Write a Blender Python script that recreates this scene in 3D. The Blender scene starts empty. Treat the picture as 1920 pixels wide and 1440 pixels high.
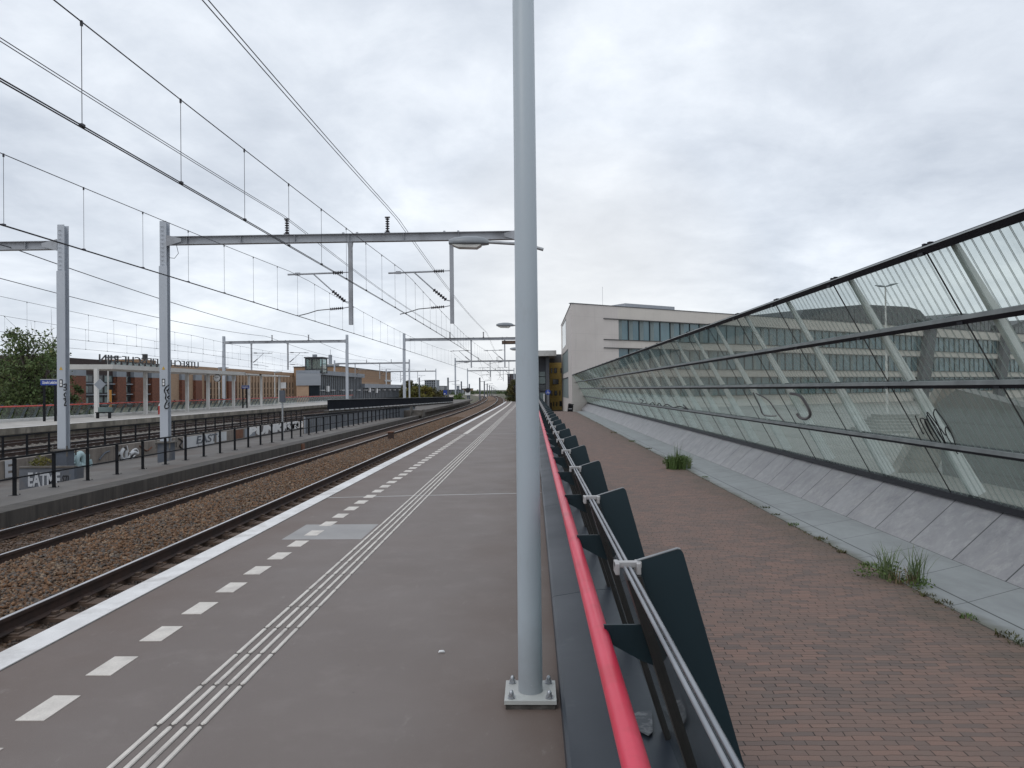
import bpy, math, random
import numpy as np
from mathutils import Vector, Matrix
random.seed(7); rng = np.random.default_rng(11)
sc = bpy.context.scene
COL = sc.collection
R_ = math.radians
# ------------------------------------------------------------------ camera
F, EYE, ROLL, VPX, VPY = 1385.0, 1.68, R_(0.6), 999.0, 729.5
_c, _s = math.cos(ROLL), math.sin(ROLL)
_dx, _dy = VPX-960, 720-VPY
_ux, _uy = _dx*_c+_dy*_s, -_dx*_s+_dy*_c
YAW = math.atan2(_ux, F); PIT = -math.atan2(_uy, math.hypot(F, _ux))
FW = Vector((-math.sin(YAW)*math.cos(PIT), math.cos(YAW)*math.cos(PIT), math.sin(PIT)))
_rt = Vector((math.cos(YAW), math.sin(YAW), 0)); _up = _rt.cross(FW)
CR = _rt*_c-_up*_s; CU = _rt*_s+_up*_c
EYEP = Vector((0, 0, EYE))
def ray(px, py): return FW*F+CR*(px-960)+CU*(720-py)
def atz(px, py, z): d = ray(px, py); return EYEP+d*((z-EYE)/d.z)
def atx(px, py, x): d = ray(px, py); return EYEP+d*(x/d.x)
def aty(px, py, y): d = ray(px, py); return EYEP+d*(y/d.y)
def atplane(px, py, p, n):
    d = ray(px, py); return EYEP+d*((p-EYEP).dot(n)/d.dot(n))
cam = bpy.data.cameras.new('camera'); camo = bpy.data.objects.new('camera', cam); COL.objects.link(camo)
cam.sensor_width = 36; cam.lens = F/1920*36; cam.clip_start = .05; cam.clip_end = 6000
M = Matrix.Identity(4)
for i in range(3):
    M[i][0] = CR[i]; M[i][1] = CU[i]; M[i][2] = -FW[i]; M[i][3] = EYEP[i]
camo.matrix_world = M; sc.camera = camo

# ------------------------------------------------------------------ mesh helpers
WL = {}                      # world location of every linked object that may be a parent
class MB:
    def __init__(s, M=None): s.v = []; s.f = []; s.m = []; s.M = M; s.sm = []
    def add(s, vs, fs, mi=0, smooth=False):
        o = len(s.v)
        if s.M is not None: vs = [s.M @ Vector(v) for v in vs]
        s.v += [tuple(v) for v in vs]
        for f in fs: s.f.append(tuple(i+o for i in f)); s.m.append(mi); s.sm.append(smooth)
        return s
    def box(s, x0, x1, y0, y1, z0, z1, mi=0):
        v = [(x0,y0,z0),(x1,y0,z0),(x1,y1,z0),(x0,y1,z0),(x0,y0,z1),(x1,y0,z1),(x1,y1,z1),(x0,y1,z1)]
        return s.add(v, [(3,2,1,0),(4,5,6,7),(0,1,5,4),(1,2,6,5),(2,3,7,6),(3,0,4,7)], mi)
    def prism(s, prof, y0, y1, mi=0, smooth=False, shift=None, step=None):
        """xz profile (counter clockwise seen from -y) swept from y0 to y1, optional x shift(y)"""
        ys = [y0, y1]
        if step: n = max(1, int(math.ceil((y1-y0)/step))); ys = [y0+(y1-y0)*i/n for i in range(n+1)]
        n = len(prof); vs = []; fs = []
        for y in ys:
            d = shift(y) if shift else 0
            vs += [(x+d, y, z) for x, z in prof]
        for k in range(len(ys)-1):
            for i in range(n):
                j = (i+1) % n; fs.append((k*n+i, k*n+j, (k+1)*n+j, (k+1)*n+i))
        s.add(vs, fs, mi, smooth)
        s.add([vs[i] for i in range(n)], [tuple(range(n))[::-1]], mi); s.add(vs[-n:], [tuple(range(n))], mi)
        return s
    def plate(s, pts, n, t, mi=0):
        """closed polygon in 3D given thickness t along n"""
        n = Vector(n).normalized()*t; k = len(pts)
        a = [Vector(p) for p in pts]; vs = a+[p+n for p in a]
        fs = [tuple(range(k))[::-1], tuple(range(k, 2*k))]+[(i, (i+1) % k, k+(i+1) % k, k+i) for i in range(k)]
        return s.add(vs, fs, mi)
    def tube(s, pts, r, n=8, mi=0, smooth=True, cap=True):
        P = [Vector(p) for p in pts]; rs = r if isinstance(r, (list, tuple)) else [r]*len(P)
        vs = []; fs = []; ref = None
        for i, p in enumerate(P):
            t = (P[min(i+1, len(P)-1)]-P[max(i-1, 0)]).normalized()
            if ref is None: ref = Vector((0,0,1)) if abs(t.z) < .9 else Vector((1,0,0))
            a = (ref-t*ref.dot(t)).normalized(); b = t.cross(a); ref = a
            vs += [p+(a*math.cos(q)+b*math.sin(q))*rs[i] for q in (2*math.pi*j/n for j in range(n))]
        for k in range(len(P)-1):
            for j in range(n): jj = (j+1) % n; fs.append((k*n+j, k*n+jj, (k+1)*n+jj, (k+1)*n+j))
        s.add(vs, fs, mi, smooth)
        if cap: s.add(vs[:n], [tuple(range(n))[::-1]], mi); s.add(vs[-n:], [tuple(range(n))], mi)
        return s
    def rod(s, a, b, r, r2=None, n=8, mi=0): return s.tube([a, b], [r, r if r2 is None else r2], n, mi)
    def bar(s, a, b, w, h, mi=0):
        """rectangular bar a->b, w across, h up"""
        a, b = Vector(a), Vector(b); t = (b-a).normalized()
        up = Vector((0,0,1)) if abs(t.z) < .95 else Vector((0,1,0))
        x = t.cross(up).normalized()*(w/2); u = x.cross(t).normalized()*(h/2)
        vs = [a-x-u, a+x-u, a+x+u, a-x+u, b-x-u, b+x-u, b+x+u, b-x+u]
        return s.add(vs, [(0,1,2,3),(7,6,5,4),(0,4,5,1),(1,5,6,2),(2,6,7,3),(3,7,4,0)], mi)
    def disc_stack(s, a, b, r, k, mi=0):
        a, b = Vector(a), Vector(b); pts = []; rs = []
        for i in range(k):
            for q, rr in ((.1,.35),(.4,1.),(.6,1.),(.9,.35)): pts.append(a.lerp(b, (i+q)/k)); rs.append(r*rr)
        return s.tube(pts, rs, 10, mi, smooth=False)
    def build(s, name, mats, parent=None, bevel=0, **props):
        me = bpy.data.meshes.new(name); me.from_pydata(s.v, [], s.f)
        mats = mats if isinstance(mats, (list, tuple)) else [mats]
        for m in mats: me.materials.append(m)
        me.polygons.foreach_set('material_index', s.m); me.polygons.foreach_set('use_smooth', s.sm); me.update()
        return link(name, me, parent, bevel, **props)
def link(name, me, parent=None, bevel=0, **props):
    o = bpy.data.objects.new(name, me); COL.objects.link(o)
    if parent is not None: o.parent = parent; o.location = -WL[parent.name]
    WL[o.name] = Vector((0,0,0))
    if bevel:
        b = o.modifiers.new('bevel', 'BEVEL'); b.width = bevel; b.segments = 2; b.limit_method = 'ANGLE'
    for k, v in props.items(): o[k] = v
    return o
def npmesh(name, V, Fq, mats, parent=None, smooth=False, **props):
    """V (n,3); Fq (m,k) index array"""
    me = bpy.data.meshes.new(name); k = Fq.shape[1]; m = len(Fq)
    me.vertices.add(len(V)); me.vertices.foreach_set('co', np.asarray(V, np.float32).ravel())
    me.loops.add(m*k); me.loops.foreach_set('vertex_index', Fq.astype(np.int32).ravel())
    me.polygons.add(m); me.polygons.foreach_set('loop_start', np.arange(0, m*k, k, dtype=np.int32))
    me.polygons.foreach_set('loop_total', np.full(m, k, np.int32))
    for q in (mats if isinstance(mats, (list, tuple)) else [mats]): me.materials.append(q)
    me.update(calc_edges=True)
    return link(name, me, parent, **props)
def thing(name, label, cat, loc=(0,0,0), group=None):
    o = bpy.data.objects.new(name, None); COL.objects.link(o); o.location = loc; o.empty_display_size = .2
    WL[o.name] = Vector(loc); o['label'] = label; o['category'] = cat
    if group: o['group'] = group
    return o
def tag(o, label, cat, group=None):
    o['label'] = label; o['category'] = cat
    if group: o['group'] = group
    return o
def struct(o): o['kind'] = 'structure'; return o
def copy_tree(root, delta, label, group=None):
    """copy a thing with its parts and sub-parts, moved by delta"""
    r = root.copy(); COL.objects.link(r); r.location = root.location+Vector(delta); r['label'] = label
    if group: r['group'] = group
    for ch in list(root.children):
        c = ch.copy(); COL.objects.link(c); c.parent = r
        for g in list(ch.children):
            d = g.copy(); COL.objects.link(d); d.parent = c
    return r
def copy_part(part, delta):
    c = part.copy(); COL.objects.link(c); c.parent = part.parent; c.location = part.location+Vector(delta)
    for g in list(part.children):
        d = g.copy(); COL.objects.link(d); d.parent = c
    return c
def text_part(name, s, size, org, xdir, up, mat, parent, ext=.004, bold=0., shear=0., width=None, center=True):
    cu = bpy.data.curves.new('t', 'FONT'); cu.body = s; cu.size = size; cu.extrude = ext; cu.offset = bold; cu.shear = shear
    if center: cu.align_x = 'CENTER'; cu.align_y = 'CENTER'
    o = bpy.data.objects.new('t', cu); COL.objects.link(o)
    me = bpy.data.meshes.new_from_object(o.evaluated_get(bpy.context.evaluated_depsgraph_get()))
    bpy.data.objects.remove(o)
    x = Vector(xdir).normalized(); u = Vector(up).normalized(); n = x.cross(u)
    k = 1.
    if width:
        xs = [v.co.x for v in me.vertices]; k = width/(max(xs)-min(xs))
    org = Vector(org)
    for v in me.vertices: v.co = org+x*(v.co.x*k)+u*v.co.y+n*v.co.z
    me.materials.clear(); me.materials.append(mat); me.name = name
    return link(name, me, parent)

# ------------------------------------------------------------------ materials
def newmat(name):
    m = bpy.data.materials.new(name); m.use_nodes = True; nt = m.node_tree
    b = nt.nodes['Principled BSDF']; return m, nt, b
class NT:
    def __init__(s, nt): s.nt = nt; s.N = nt.nodes; s.L = nt.links
    def n(s, t, **kw):
        x = s.N.new(t)
        for k, v in kw.items():
            if k.startswith('i_'): x.inputs[k[2:].replace('_', ' ')].default_value = v
            else: setattr(x, k, v)
        return x
    def coord(s, scale=(1,1,1), out='Object', rot=(0,0,0)):
        t = s.n('ShaderNodeTexCoord'); m = s.n('ShaderNodeMapping'); m.inputs['Scale'].default_value = scale; m.inputs['Rotation'].default_value = rot
        s.L.new(t.outputs[out], m.inputs['Vector']); return m.outputs[0]
    def noise(s, vec, scale, detail=4, rough=.55, dist=0):
        x = s.n('ShaderNodeTexNoise'); x.inputs['Scale'].default_value = scale; x.inputs['Detail'].default_value = detail
        x.inputs['Roughness'].default_value = rough; x.inputs['Distortion'].default_value = dist
        s.L.new(vec, x.inputs['Vector']); return x.outputs['Fac']
    def ramp(s, v, a, b, c0=(0,0,0,1), c1=(1,1,1,1)):
        x = s.n('ShaderNodeValToRGB'); e = x.color_ramp.elements; e[0].position = a; e[1].position = b; e[0].color = c0; e[1].color = c1
        s.L.new(v, x.inputs[0]); return x.outputs[0]
    def mix(s, f, a, b):
        x = s.n('ShaderNodeMix', data_type='RGBA')
        for sock, v in ((x.inputs[0], f), (x.inputs[6], a), (x.inputs[7], b)):
            if hasattr(v, 'node'): s.L.new(v, sock)
            elif isinstance(v, (int, float)): sock.default_value = v
            else: sock.default_value = (*v[:3], 1)
        return x.outputs[2]
    def math(s, op, a, b=0., c=0.):
        x = s.n('ShaderNodeMath', operation=op)
        for i, v in enumerate((a, b, c)):
            if hasattr(v, 'node'): s.L.new(v, x.inputs[i])
            else: x.inputs[i].default_value = v
        return x.outputs[0]
    def xyz(s, vec):
        x = s.n('ShaderNodeSeparateXYZ'); s.L.new(vec, x.inputs[0]); return x.outputs
    def bump(s, h, strength, dist, b, prev=None):
        x = s.n('ShaderNodeBump'); x.inputs['Strength'].default_value = strength; x.inputs['Distance'].default_value = dist
        s.L.new(h, x.inputs['Height'])
        if prev: s.L.new(prev, x.inputs['Normal'])
        if b is not None: s.L.new(x.outputs[0], b.inputs['Normal'])
        return x.outputs[0]
def surf(name, c1, c2=None, scale=3., rough=.6, bump=0., bscale=None, bdist=.01, metal=0., spec=.5, a=.35, b=.65, stretch=(1,1,1), dirt=None, dscale=.6, dlo=.5, dhi=.75, fine=0., rvar=0.):
    m, nt, p = newmat(name); g = NT(nt); v = g.coord(stretch)
    c2 = c2 or tuple(x*.8 for x in c1)
    n1 = g.noise(v, scale, 6); col = g.mix(g.ramp(n1, a, b), c1, c2)
    if dirt is not None: col = g.mix(g.ramp(g.noise(v, dscale, 7, .65), dlo, dhi), col, dirt)
    if fine:
        f = g.noise(v, 140., 2); col = g.mix(g.math('MULTIPLY', g.ramp(f, .35, .75), fine), col, tuple(x*.45 for x in c1))
    nt.links.new(col, p.inputs['Base Color']); p.inputs['Roughness'].default_value = rough; p.inputs['Metallic'].default_value = metal
    p.inputs['Specular IOR Level'].default_value = spec
    if rvar: nt.links.new(g.math('MULTIPLY_ADD', n1, rvar, rough-rvar/2), p.inputs['Roughness'])
    if bump: g.bump(g.noise(v, bscale or scale*6, 5), bump, bdist, p)
    return m
def paint(name, c, rough=.45, var=.12, dirt=None, spec=.5, metal=0.):
    return surf(name, c, tuple(x*(1-var) for x in c), 2.2, rough, .05, 40., .004, metal, spec, .3, .7, dirt=dirt, dlo=.58, dhi=.85, dscale=1.3, rvar=.15)

def mk_platform():
    m, nt, p = newmat('platform_asphalt'); g = NT(nt); v = g.coord(); X, Y, Z = g.xyz(v)[:3]
    base = g.mix(g.ramp(g.noise(v, .55, 7, .6), .3, .7), (.192,.158,.142), (.162,.132,.118))
    base = g.mix(g.ramp(g.noise(v, 3.1, 6, .65), .52, .8), base, (.214,.18,.163))
    # rusty brown wear along both margins (brake dust by the edge, damp soil by the parapet)
    wob = g.math('MULTIPLY_ADD', g.noise(v, .9, 5), .9, -.45); xx = g.math('ADD', X, wob)
    mk1 = g.ramp(g.math('MULTIPLY', g.math('ADD', xx, 3.3), .9), 0, 1, (1,1,1,1), (0,0,0,1))
    mk2 = g.ramp(g.math('MULTIPLY', g.math('ADD', xx, .75), 1.1), 0, 1)
    mk = g.math('MULTIPLY', g.math('MAXIMUM', mk1, mk2), g.math('MULTIPLY_ADD', g.noise(v, 1.7, 6), .9, .25))
    base = g.mix(mk, base, (.128,.086,.066))
    base = g.mix(g.math('MULTIPLY', g.ramp(g.noise(v, 26, 5, .7), .6, .78), .45), base, (.25,.225,.21))
    base = g.mix(g.math('MULTIPLY', g.ramp(g.noise(g.coord((1,.35,1)), 6.5, 7, .75), .62, .72), .55), base, (.27,.24,.22))
    base = g.mix(g.math('MULTIPLY', g.ramp(g.noise(v, 260, 2), .4, .7), .35), base, (.065,.054,.05))
    vo = g.n('ShaderNodeTexVoronoi'); vo.inputs['Scale'].default_value = 5.; nt.links.new(v, vo.inputs['Vector'])
    base = g.mix(g.ramp(vo.outputs['Distance'], .014, .03, (1,1,1,1), (0,0,0,1)), base, (.06,.05,.045))
    nt.links.new(base, p.inputs['Base Color']); nt.links.new(g.math('MULTIPLY_ADD', g.noise(v, 1.2, 4), .3, .5), p.inputs['Roughness'])
    g.bump(g.noise(v, 170, 3), .25, .004, p); return m
def mk_brick():
    m, nt, p = newmat('brick_paving'); g = NT(nt); v = g.coord(); X, Y, Z = g.xyz(v)[:3]; L = nt.links
    def nz(sc_, amp): return g.math('MULTIPLY_ADD', g.noise(v, sc_, 3), amp, -amp/2)
    mp = g.n('ShaderNodeMapping'); mp.inputs['Location'].default_value = (5.3,9.1,2); L.new(v, mp.inputs['Vector'])
    y = g.math('ADD', Y, g.math('ADD', nz(1.1, .10), g.math('MULTIPLY_ADD', g.noise(mp.outputs[0], 9., 2), .022, -.011)))
    ry = g.math('DIVIDE', y, .066); row = g.math('FLOOR', ry); fy = g.math('FRACT', ry)
    wr = g.n('ShaderNodeTexWhiteNoise', noise_dimensions='1D'); L.new(row, wr.inputs['W'])
    x = g.math('ADD', g.math('ADD', X, nz(1.7, .09)), g.math('MULTIPLY', wr.outputs['Value'], .055)); x = g.math('ADD', x, g.math('MULTIPLY', row, .077))
    rx = g.math('DIVIDE', x, .206); colm = g.math('FLOOR', rx); fx = g.math('FRACT', rx)
    cb = g.n('ShaderNodeCombineXYZ'); L.new(colm, cb.inputs[0]); L.new(row, cb.inputs[1])
    wn = g.n('ShaderNodeTexWhiteNoise', noise_dimensions='2D'); L.new(cb.outputs[0], wn.inputs['Vector']); q = g.xyz(wn.outputs['Color'])
    c = g.mix(q[0], (.272,.170,.137), (.215,.149,.126))
    c = g.mix(g.math('MULTIPLY', g.ramp(q[1], .55, .85), .75), c, (.145,.120,.112)); c = g.mix(g.math('MULTIPLY', g.ramp(q[2], .95, .995), .6), c, (.30,.19,.15))
    patch = g.ramp(g.noise(v, .55, 6, .7), .36, .66); c = g.mix(g.math('MULTIPLY', patch, .45), c, (.178,.138,.119))
    c = g.mix(g.math('MULTIPLY', g.ramp(g.noise(v, 11, 5, .7), .5, .8), .4), c, (.21,.165,.14))
    k = g.math('MULTIPLY', g.ramp(g.math('ADD', g.math('SUBTRACT', X, 3.5), g.math('MULTIPLY_ADD', g.noise(v, 1.6, 5), 1.6, -.8)), .3, 1.), .5)
    c = g.mix(k, c, (.125,.105,.080))
    ex = g.math('MULTIPLY', g.math('MINIMUM', fx, g.math('SUBTRACT', 1., fx)), .206); ey = g.math('MULTIPLY', g.math('MINIMUM', fy, g.math('SUBTRACT', 1., fy)), .066)
    wob = g.math('MULTIPLY_ADD', g.noise(v, 3.2, 4), .0062, -.0008)
    jx = g.math('LESS_THAN', ex, g.math('ADD', wob, .0016)); jy = g.math('LESS_THAN', ey, g.math('ADD', wob, -.0004)); j = g.math('MAXIMUM', jx, jy)
    c = g.mix(g.math('MULTIPLY', j, .85), c, (.026,.022,.02))
    c = g.mix(g.math('MULTIPLY', g.ramp(g.noise(v, 150, 2), .45, .7), .3), c, (.075,.055,.047))
    L.new(c, p.inputs['Base Color']); p.inputs['Roughness'].default_value = .8; p.inputs['Specular IOR Level'].default_value = .3
    h = g.math('ADD', g.math('MULTIPLY', j, -1.), g.math('MULTIPLY', q[1], .5)); h = g.math('ADD', h, g.math('MULTIPLY', g.noise(v, 60, 3), .3))
    g.bump(h, .7, .005, p); return m
def mk_ballast(name, stones=False):
    m, nt, p = newmat(name); g = NT(nt); v = g.coord(); X, Y, Z = g.xyz(v)[:3]
    vo = g.n('ShaderNodeTexVoronoi'); vo.inputs['Scale'].default_value = 19.; nt.links.new(v, vo.inputs['Vector'])
    cell = g.xyz(vo.outputs['Color'])
    col = g.mix(cell[0], (.245,.138,.078), (.105,.068,.046))
    col = g.mix(g.ramp(cell[1], .55, .75), col, (.13,.112,.098))
    col = g.mix(g.ramp(cell[2], .84, .94), col, (.27,.2,.14))
    wob = g.math('MULTIPLY_ADD', g.noise(v, .7, 5), 1.1, -.55); xx = g.math('ADD', X, wob)
    dark = g.ramp(g.math('ABSOLUTE', g.math('ADD', xx, 5.0)), .65, 1.15, (1,1,1,1), (0,0,0,1))        # oily bed of the near track
    dark2 = g.ramp(g.math('ABSOLUTE', g.math('ADD', xx, 9.35)), .3, 1.1, (1,1,1,1), (0,0,0,1))
    col = g.mix(g.math('MULTIPLY', dark, .86), col, g.mix(cell[0], (.075,.06,.052), (.035,.029,.026)))
    col = g.mix(g.math('MULTIPLY', dark2, .55), col, (.06,.042,.032))
    far = g.ramp(X, -.0, .0) if False else None
    grey = g.ramp(g.math('MULTIPLY', g.math('ADD', X, 17.), -.3), 0, .6)
    col = g.mix(g.math('MULTIPLY', grey, .8), col, g.mix(cell[1], (.62,.57,.53), (.36,.32,.29)))
    nt.links.new(col, p.inputs['Base Color']); p.inputs['Roughness'].default_value = .9; p.inputs['Specular IOR Level'].default_value = .2
    if not stones: g.bump(vo.outputs['Distance'], 1., .05, p)
    return m
def mk_stripes(name):
    """laminated green glass with a printed line pattern"""
    m, nt, p = newmat(name); g = NT(nt); N = nt.nodes; L = nt.links; N.remove(p); v = g.coord(); Y = g.xyz(v)[1]
    tr = g.n('ShaderNodeBsdfTransparent'); tr.inputs[0].default_value = (.925,.955,.937,1)
    gl = g.n('ShaderNodeBsdfGlossy'); gl.inputs['Roughness'].default_value = .03; gl.inputs[0].default_value = (.9,1,.96,1)
    fr = g.n('ShaderNodeFresnel'); ge = g.n('ShaderNodeNewGeometry'); L.new(g.math('MULTIPLY_ADD', ge.outputs['Backfacing'], 1/1.5-1.5, 1.5), fr.inputs[0])
    bmp = g.bump(g.noise(g.coord((.3,1,.6)), 1.1, 2), .05, .05, None); L.new(bmp, gl.inputs['Normal'])
    mx = g.n('ShaderNodeMixShader'); L.new(g.math('MULTIPLY', fr.outputs[0], .8), mx.inputs[0]); L.new(tr.outputs[0], mx.inputs[1]); L.new(gl.outputs[0], mx.inputs[2])
    df = g.n('ShaderNodeBsdfDiffuse'); df.inputs[0].default_value = (.40,.46,.43,1)
    tl = g.n('ShaderNodeBsdfTranslucent'); tl.inputs[0].default_value = (.50,.58,.54,1); ds = g.n('ShaderNodeAddShader'); L.new(df.outputs[0], ds.inputs[0]); L.new(tl.outputs[0], ds.inputs[1])
    fy = g.math('FRACT', g.math('DIVIDE', Y, .158)); st = g.math('LESS_THAN', fy, .085)
    hz = g.math('MULTIPLY_ADD', g.noise(v, .5, 5, .7), .13, .012)
    stn = g.ramp(g.noise(g.coord((1,3.5,.7)), 1.3, 6, .75), .58, .8); hz = g.math('ADD', hz, g.math('MULTIPLY', stn, .10))
    f = g.math('MAXIMUM', g.math('MULTIPLY', st, .85), hz)
    m2 = g.n('ShaderNodeMixShader'); L.new(f, m2.inputs[0]); L.new(mx.outputs[0], m2.inputs[1]); L.new(df.outputs[0], m2.inputs[2])
    L.new(m2.outputs[0], N['Material Output'].inputs[0]); return m
def mk_glass(name, tint, refl=1., haze=.04, hc=(.4,.45,.45)):
    m, nt, p = newmat(name); g = NT(nt); N = nt.nodes; L = nt.links; N.remove(p)
    tr = g.n('ShaderNodeBsdfTransparent'); tr.inputs[0].default_value = (*tint,1)
    gl = g.n('ShaderNodeBsdfGlossy'); gl.inputs['Roughness'].default_value = .03
    fr = g.n('ShaderNodeFresnel'); ge = g.n('ShaderNodeNewGeometry'); L.new(g.math('MULTIPLY_ADD', ge.outputs['Backfacing'], 1/1.5-1.5, 1.5), fr.inputs[0])
    mx = g.n('ShaderNodeMixShader'); L.new(g.math('MULTIPLY', fr.outputs[0], refl), mx.inputs[0]); L.new(tr.outputs[0], mx.inputs[1]); L.new(gl.outputs[0], mx.inputs[2])
    df = g.n('ShaderNodeBsdfDiffuse'); df.inputs[0].default_value = (*hc,1)
    m2 = g.n('ShaderNodeMixShader'); L.new(g.math('MULTIPLY', g.noise(g.coord(), 3., 5), haze*2), m2.inputs[0]); L.new(mx.outputs[0], m2.inputs[1]); L.new(df.outputs[0], m2.inputs[2])
    L.new(m2.outputs[0], N['Material Output'].inputs[0]); return m
def mk_pole():
    m, nt, p = newmat('pale_grey_lamp_post'); g = NT(nt); v = g.coord(); Z = g.xyz(v)[2]; vs_ = g.coord((1,1,.3))
    c = g.mix(g.ramp(g.noise(vs_, 1.4, 5), .3, .7), (.42,.47,.505), (.38,.43,.47))
    c = g.mix(g.math('MULTIPLY', g.ramp(g.noise(vs_, 7., 7, .75), .6, .75), .35), c, (.30,.32,.33))
    k = g.ramp(g.math('ADD', Z, g.math('MULTIPLY_ADD', g.noise(v, 9, 5), .3, -.15)), .12, .5, (1,1,1,1), (0,0,0,1)); c = g.mix(g.math('MULTIPLY', k, .6), c, (.235,.24,.245))
    sc_ = g.ramp(g.noise(g.coord((1,1,2.5)), 24., 3, .6), .72, .76); c = g.mix(g.math('MULTIPLY', sc_, g.math('MULTIPLY', k, .8)), c, (.6,.62,.63))
    nt.links.new(c, p.inputs['Base Color']); nt.links.new(g.math('MULTIPLY_ADD', g.noise(v, 3., 4), .25, .32), p.inputs['Roughness']); return m
def mk_stone():
    m, nt, p = newmat('bluestone_tiles'); g = NT(nt); v = g.coord(); Y = g.xyz(v)[1]
    t = g.math('DIVIDE', Y, 1.15); cell = g.math('FLOOR', t); fr = g.math('FRACT', t)
    wn = g.n('ShaderNodeTexWhiteNoise', noise_dimensions='1D'); nt.links.new(cell, wn.inputs['W'])
    c = g.mix(g.ramp(g.noise(v, 1.6, 8, .72, .6), .3, .72), (.40,.393,.40), (.25,.246,.255))
    c = g.mix(g.math('MULTIPLY', wn.outputs['Value'], .6), c, (.27,.262,.27))
    vein = g.ramp(g.math('ABSOLUTE', g.math('SUBTRACT', g.noise(v, 2.3, 6, .6, 1.2), .5)), .0, .05, (1,1,1,1), (0,0,0,1))
    c = g.mix(g.math('MULTIPLY', vein, g.math('MULTIPLY', g.ramp(g.noise(v, .9, 3), .45, .6), .45)), c, (.42,.40,.38))
    c = g.mix(g.math('MULTIPLY', g.ramp(g.noise(v, 4, 8, .8), .5, .7), .6), c, (.49,.475,.47)); c = g.mix(g.math('MULTIPLY', g.ramp(g.noise(g.coord((1,1,1), rot=(.4,.2,.3)), 2.7, 8, .78), .5, .68), .55), c, (.19,.187,.2))
    c = g.mix(g.ramp(fr, .014, .026, (1,1,1,1), (0,0,0,1)), c, (.03,.03,.034))
    nt.links.new(c, p.inputs['Base Color']); p.inputs['Roughness'].default_value = .5
    g.bump(g.noise(v, 45, 5), .15, .004, p); return m
def mk_gutter():
    m, nt, p = newmat('gutter_tiles'); g = NT(nt); v = g.coord(); X, Y, Z = g.xyz(v)[:3]
    t = g.math('DIVIDE', g.math('ADD', Y, g.math('MULTIPLY', X, -.55)), 1.15); fr = g.math('FRACT', t)
    c = g.mix(g.ramp(g.noise(g.coord((1,.5,1)), 2.1, 8, .7, .5), .3, .72), (.345,.36,.365), (.25,.256,.262))
    c = g.mix(g.math('MULTIPLY', g.ramp(g.noise(v, 7, 7, .75), .52, .8), .4), c, (.38,.385,.38))
    c = g.mix(g.ramp(fr, .006, .016, (1,1,1,1), (0,0,0,1)), c, (.045,.045,.045))
    fo = g.ramp(g.math('SUBTRACT', 5.752, X), .008, .018, (1,1,1,1), (0,0,0,1)); c = g.mix(fo, c, (.04,.04,.043)); ds = g.math('ABSOLUTE', g.math('SUBTRACT', X, 4.84)); c = g.mix(g.ramp(ds, .006, .014, (1,1,1,1), (0,0,0,1)), c, (.03,.032,.033))
    # moss and silt against the bricks
    k = g.ramp(g.math('ADD', g.math('SUBTRACT', X, 4.50), g.math('MULTIPLY_ADD', g.noise(v, 1.5, 6), .55, -.28)), .0, .2, (1,1,1,1), (0,0,0,1))
    c = g.mix(g.math('MULTIPLY', k, .8), c, (.11,.105,.075))
    nt.links.new(c, p.inputs['Base Color']); p.inputs['Roughness'].default_value = .55; g.bump(g.noise(v, 50, 4), .15, .004, p); return m
def mk_bark_panel():
    m, nt, p = newmat('red_brick_pier'); g = NT(nt); v = g.coord((1,2.2,.9))
    c = g.mix(g.ramp(g.noise(v, 2.2, 6, .7), .38, .62), (.23,.085,.048), (.085,.036,.026))
    c = g.mix(g.ramp(g.noise(v, 5, 4, .7), .6, .7), c, (.33,.18,.11))
    nt.links.new(c, p.inputs['Base Color']); p.inputs['Roughness'].default_value = .85; return m
def mk_brickwall(name, c1, c2, mo, bw=.6, rh=.2):
    m, nt, p = newmat(name); g = NT(nt); v = g.coord(); s = g.xyz(v); cb = g.n('ShaderNodeCombineXYZ')
    nt.links.new(g.math('ADD', s[0], s[1]), cb.inputs[0]); nt.links.new(s[2], cb.inputs[1])
    b = g.n('ShaderNodeTexBrick', offset=.5); b.inputs['Scale'].default_value = 1
    for k, q in (('Color1', c1), ('Color2', c2), ('Mortar', mo)): b.inputs[k].default_value = (*q, 1)
    b.inputs['Mortar Size'].default_value = .012; b.inputs['Brick Width'].default_value = bw; b.inputs['Row Height'].default_value = rh
    nt.links.new(cb.outputs[0], b.inputs['Vector'])
    c = g.mix(g.math('MULTIPLY', g.ramp(g.noise(v, .35, 6, .65), .4, .75), .5), b.outputs['Color'], tuple(x*.75 for x in c1))
    nt.links.new(c, p.inputs['Base Color']); p.inputs['Roughness'].default_value = .85; return m
def mk_panels(name, c1, c2, pw, ph, jt=.02):
    """large cladding panels with thin joints and water streaks (u = x+y)"""
    m, nt, p = newmat(name); g = NT(nt); v = g.coord(); s = g.xyz(v)
    fu = g.math('FRACT', g.math('DIVIDE', g.math('ADD', s[0], s[1]), pw)); fz = g.math('FRACT', g.math('DIVIDE', s[2], ph))
    c = g.mix(g.ramp(g.noise(v, .3, 7, .65), .3, .7), c1, c2)
    stk = g.ramp(g.noise(g.coord((1.6,1.6,.12)), 1.6, 6, .7), .55, .8); c = g.mix(g.math('MULTIPLY', stk, .45), c, tuple(x*.62 for x in c1))
    j = g.math('MAXIMUM', g.ramp(fu, jt/pw*.5, jt/pw, (1,1,1,1), (0,0,0,1)), g.ramp(fz, jt/ph*.5, jt/ph, (1,1,1,1), (0,0,0,1)))
    c = g.mix(g.math('MULTIPLY', j, .45), c, tuple(x*.5 for x in c1))
    nt.links.new(c, p.inputs['Base Color']); p.inputs['Roughness'].default_value = .75; return m
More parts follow.
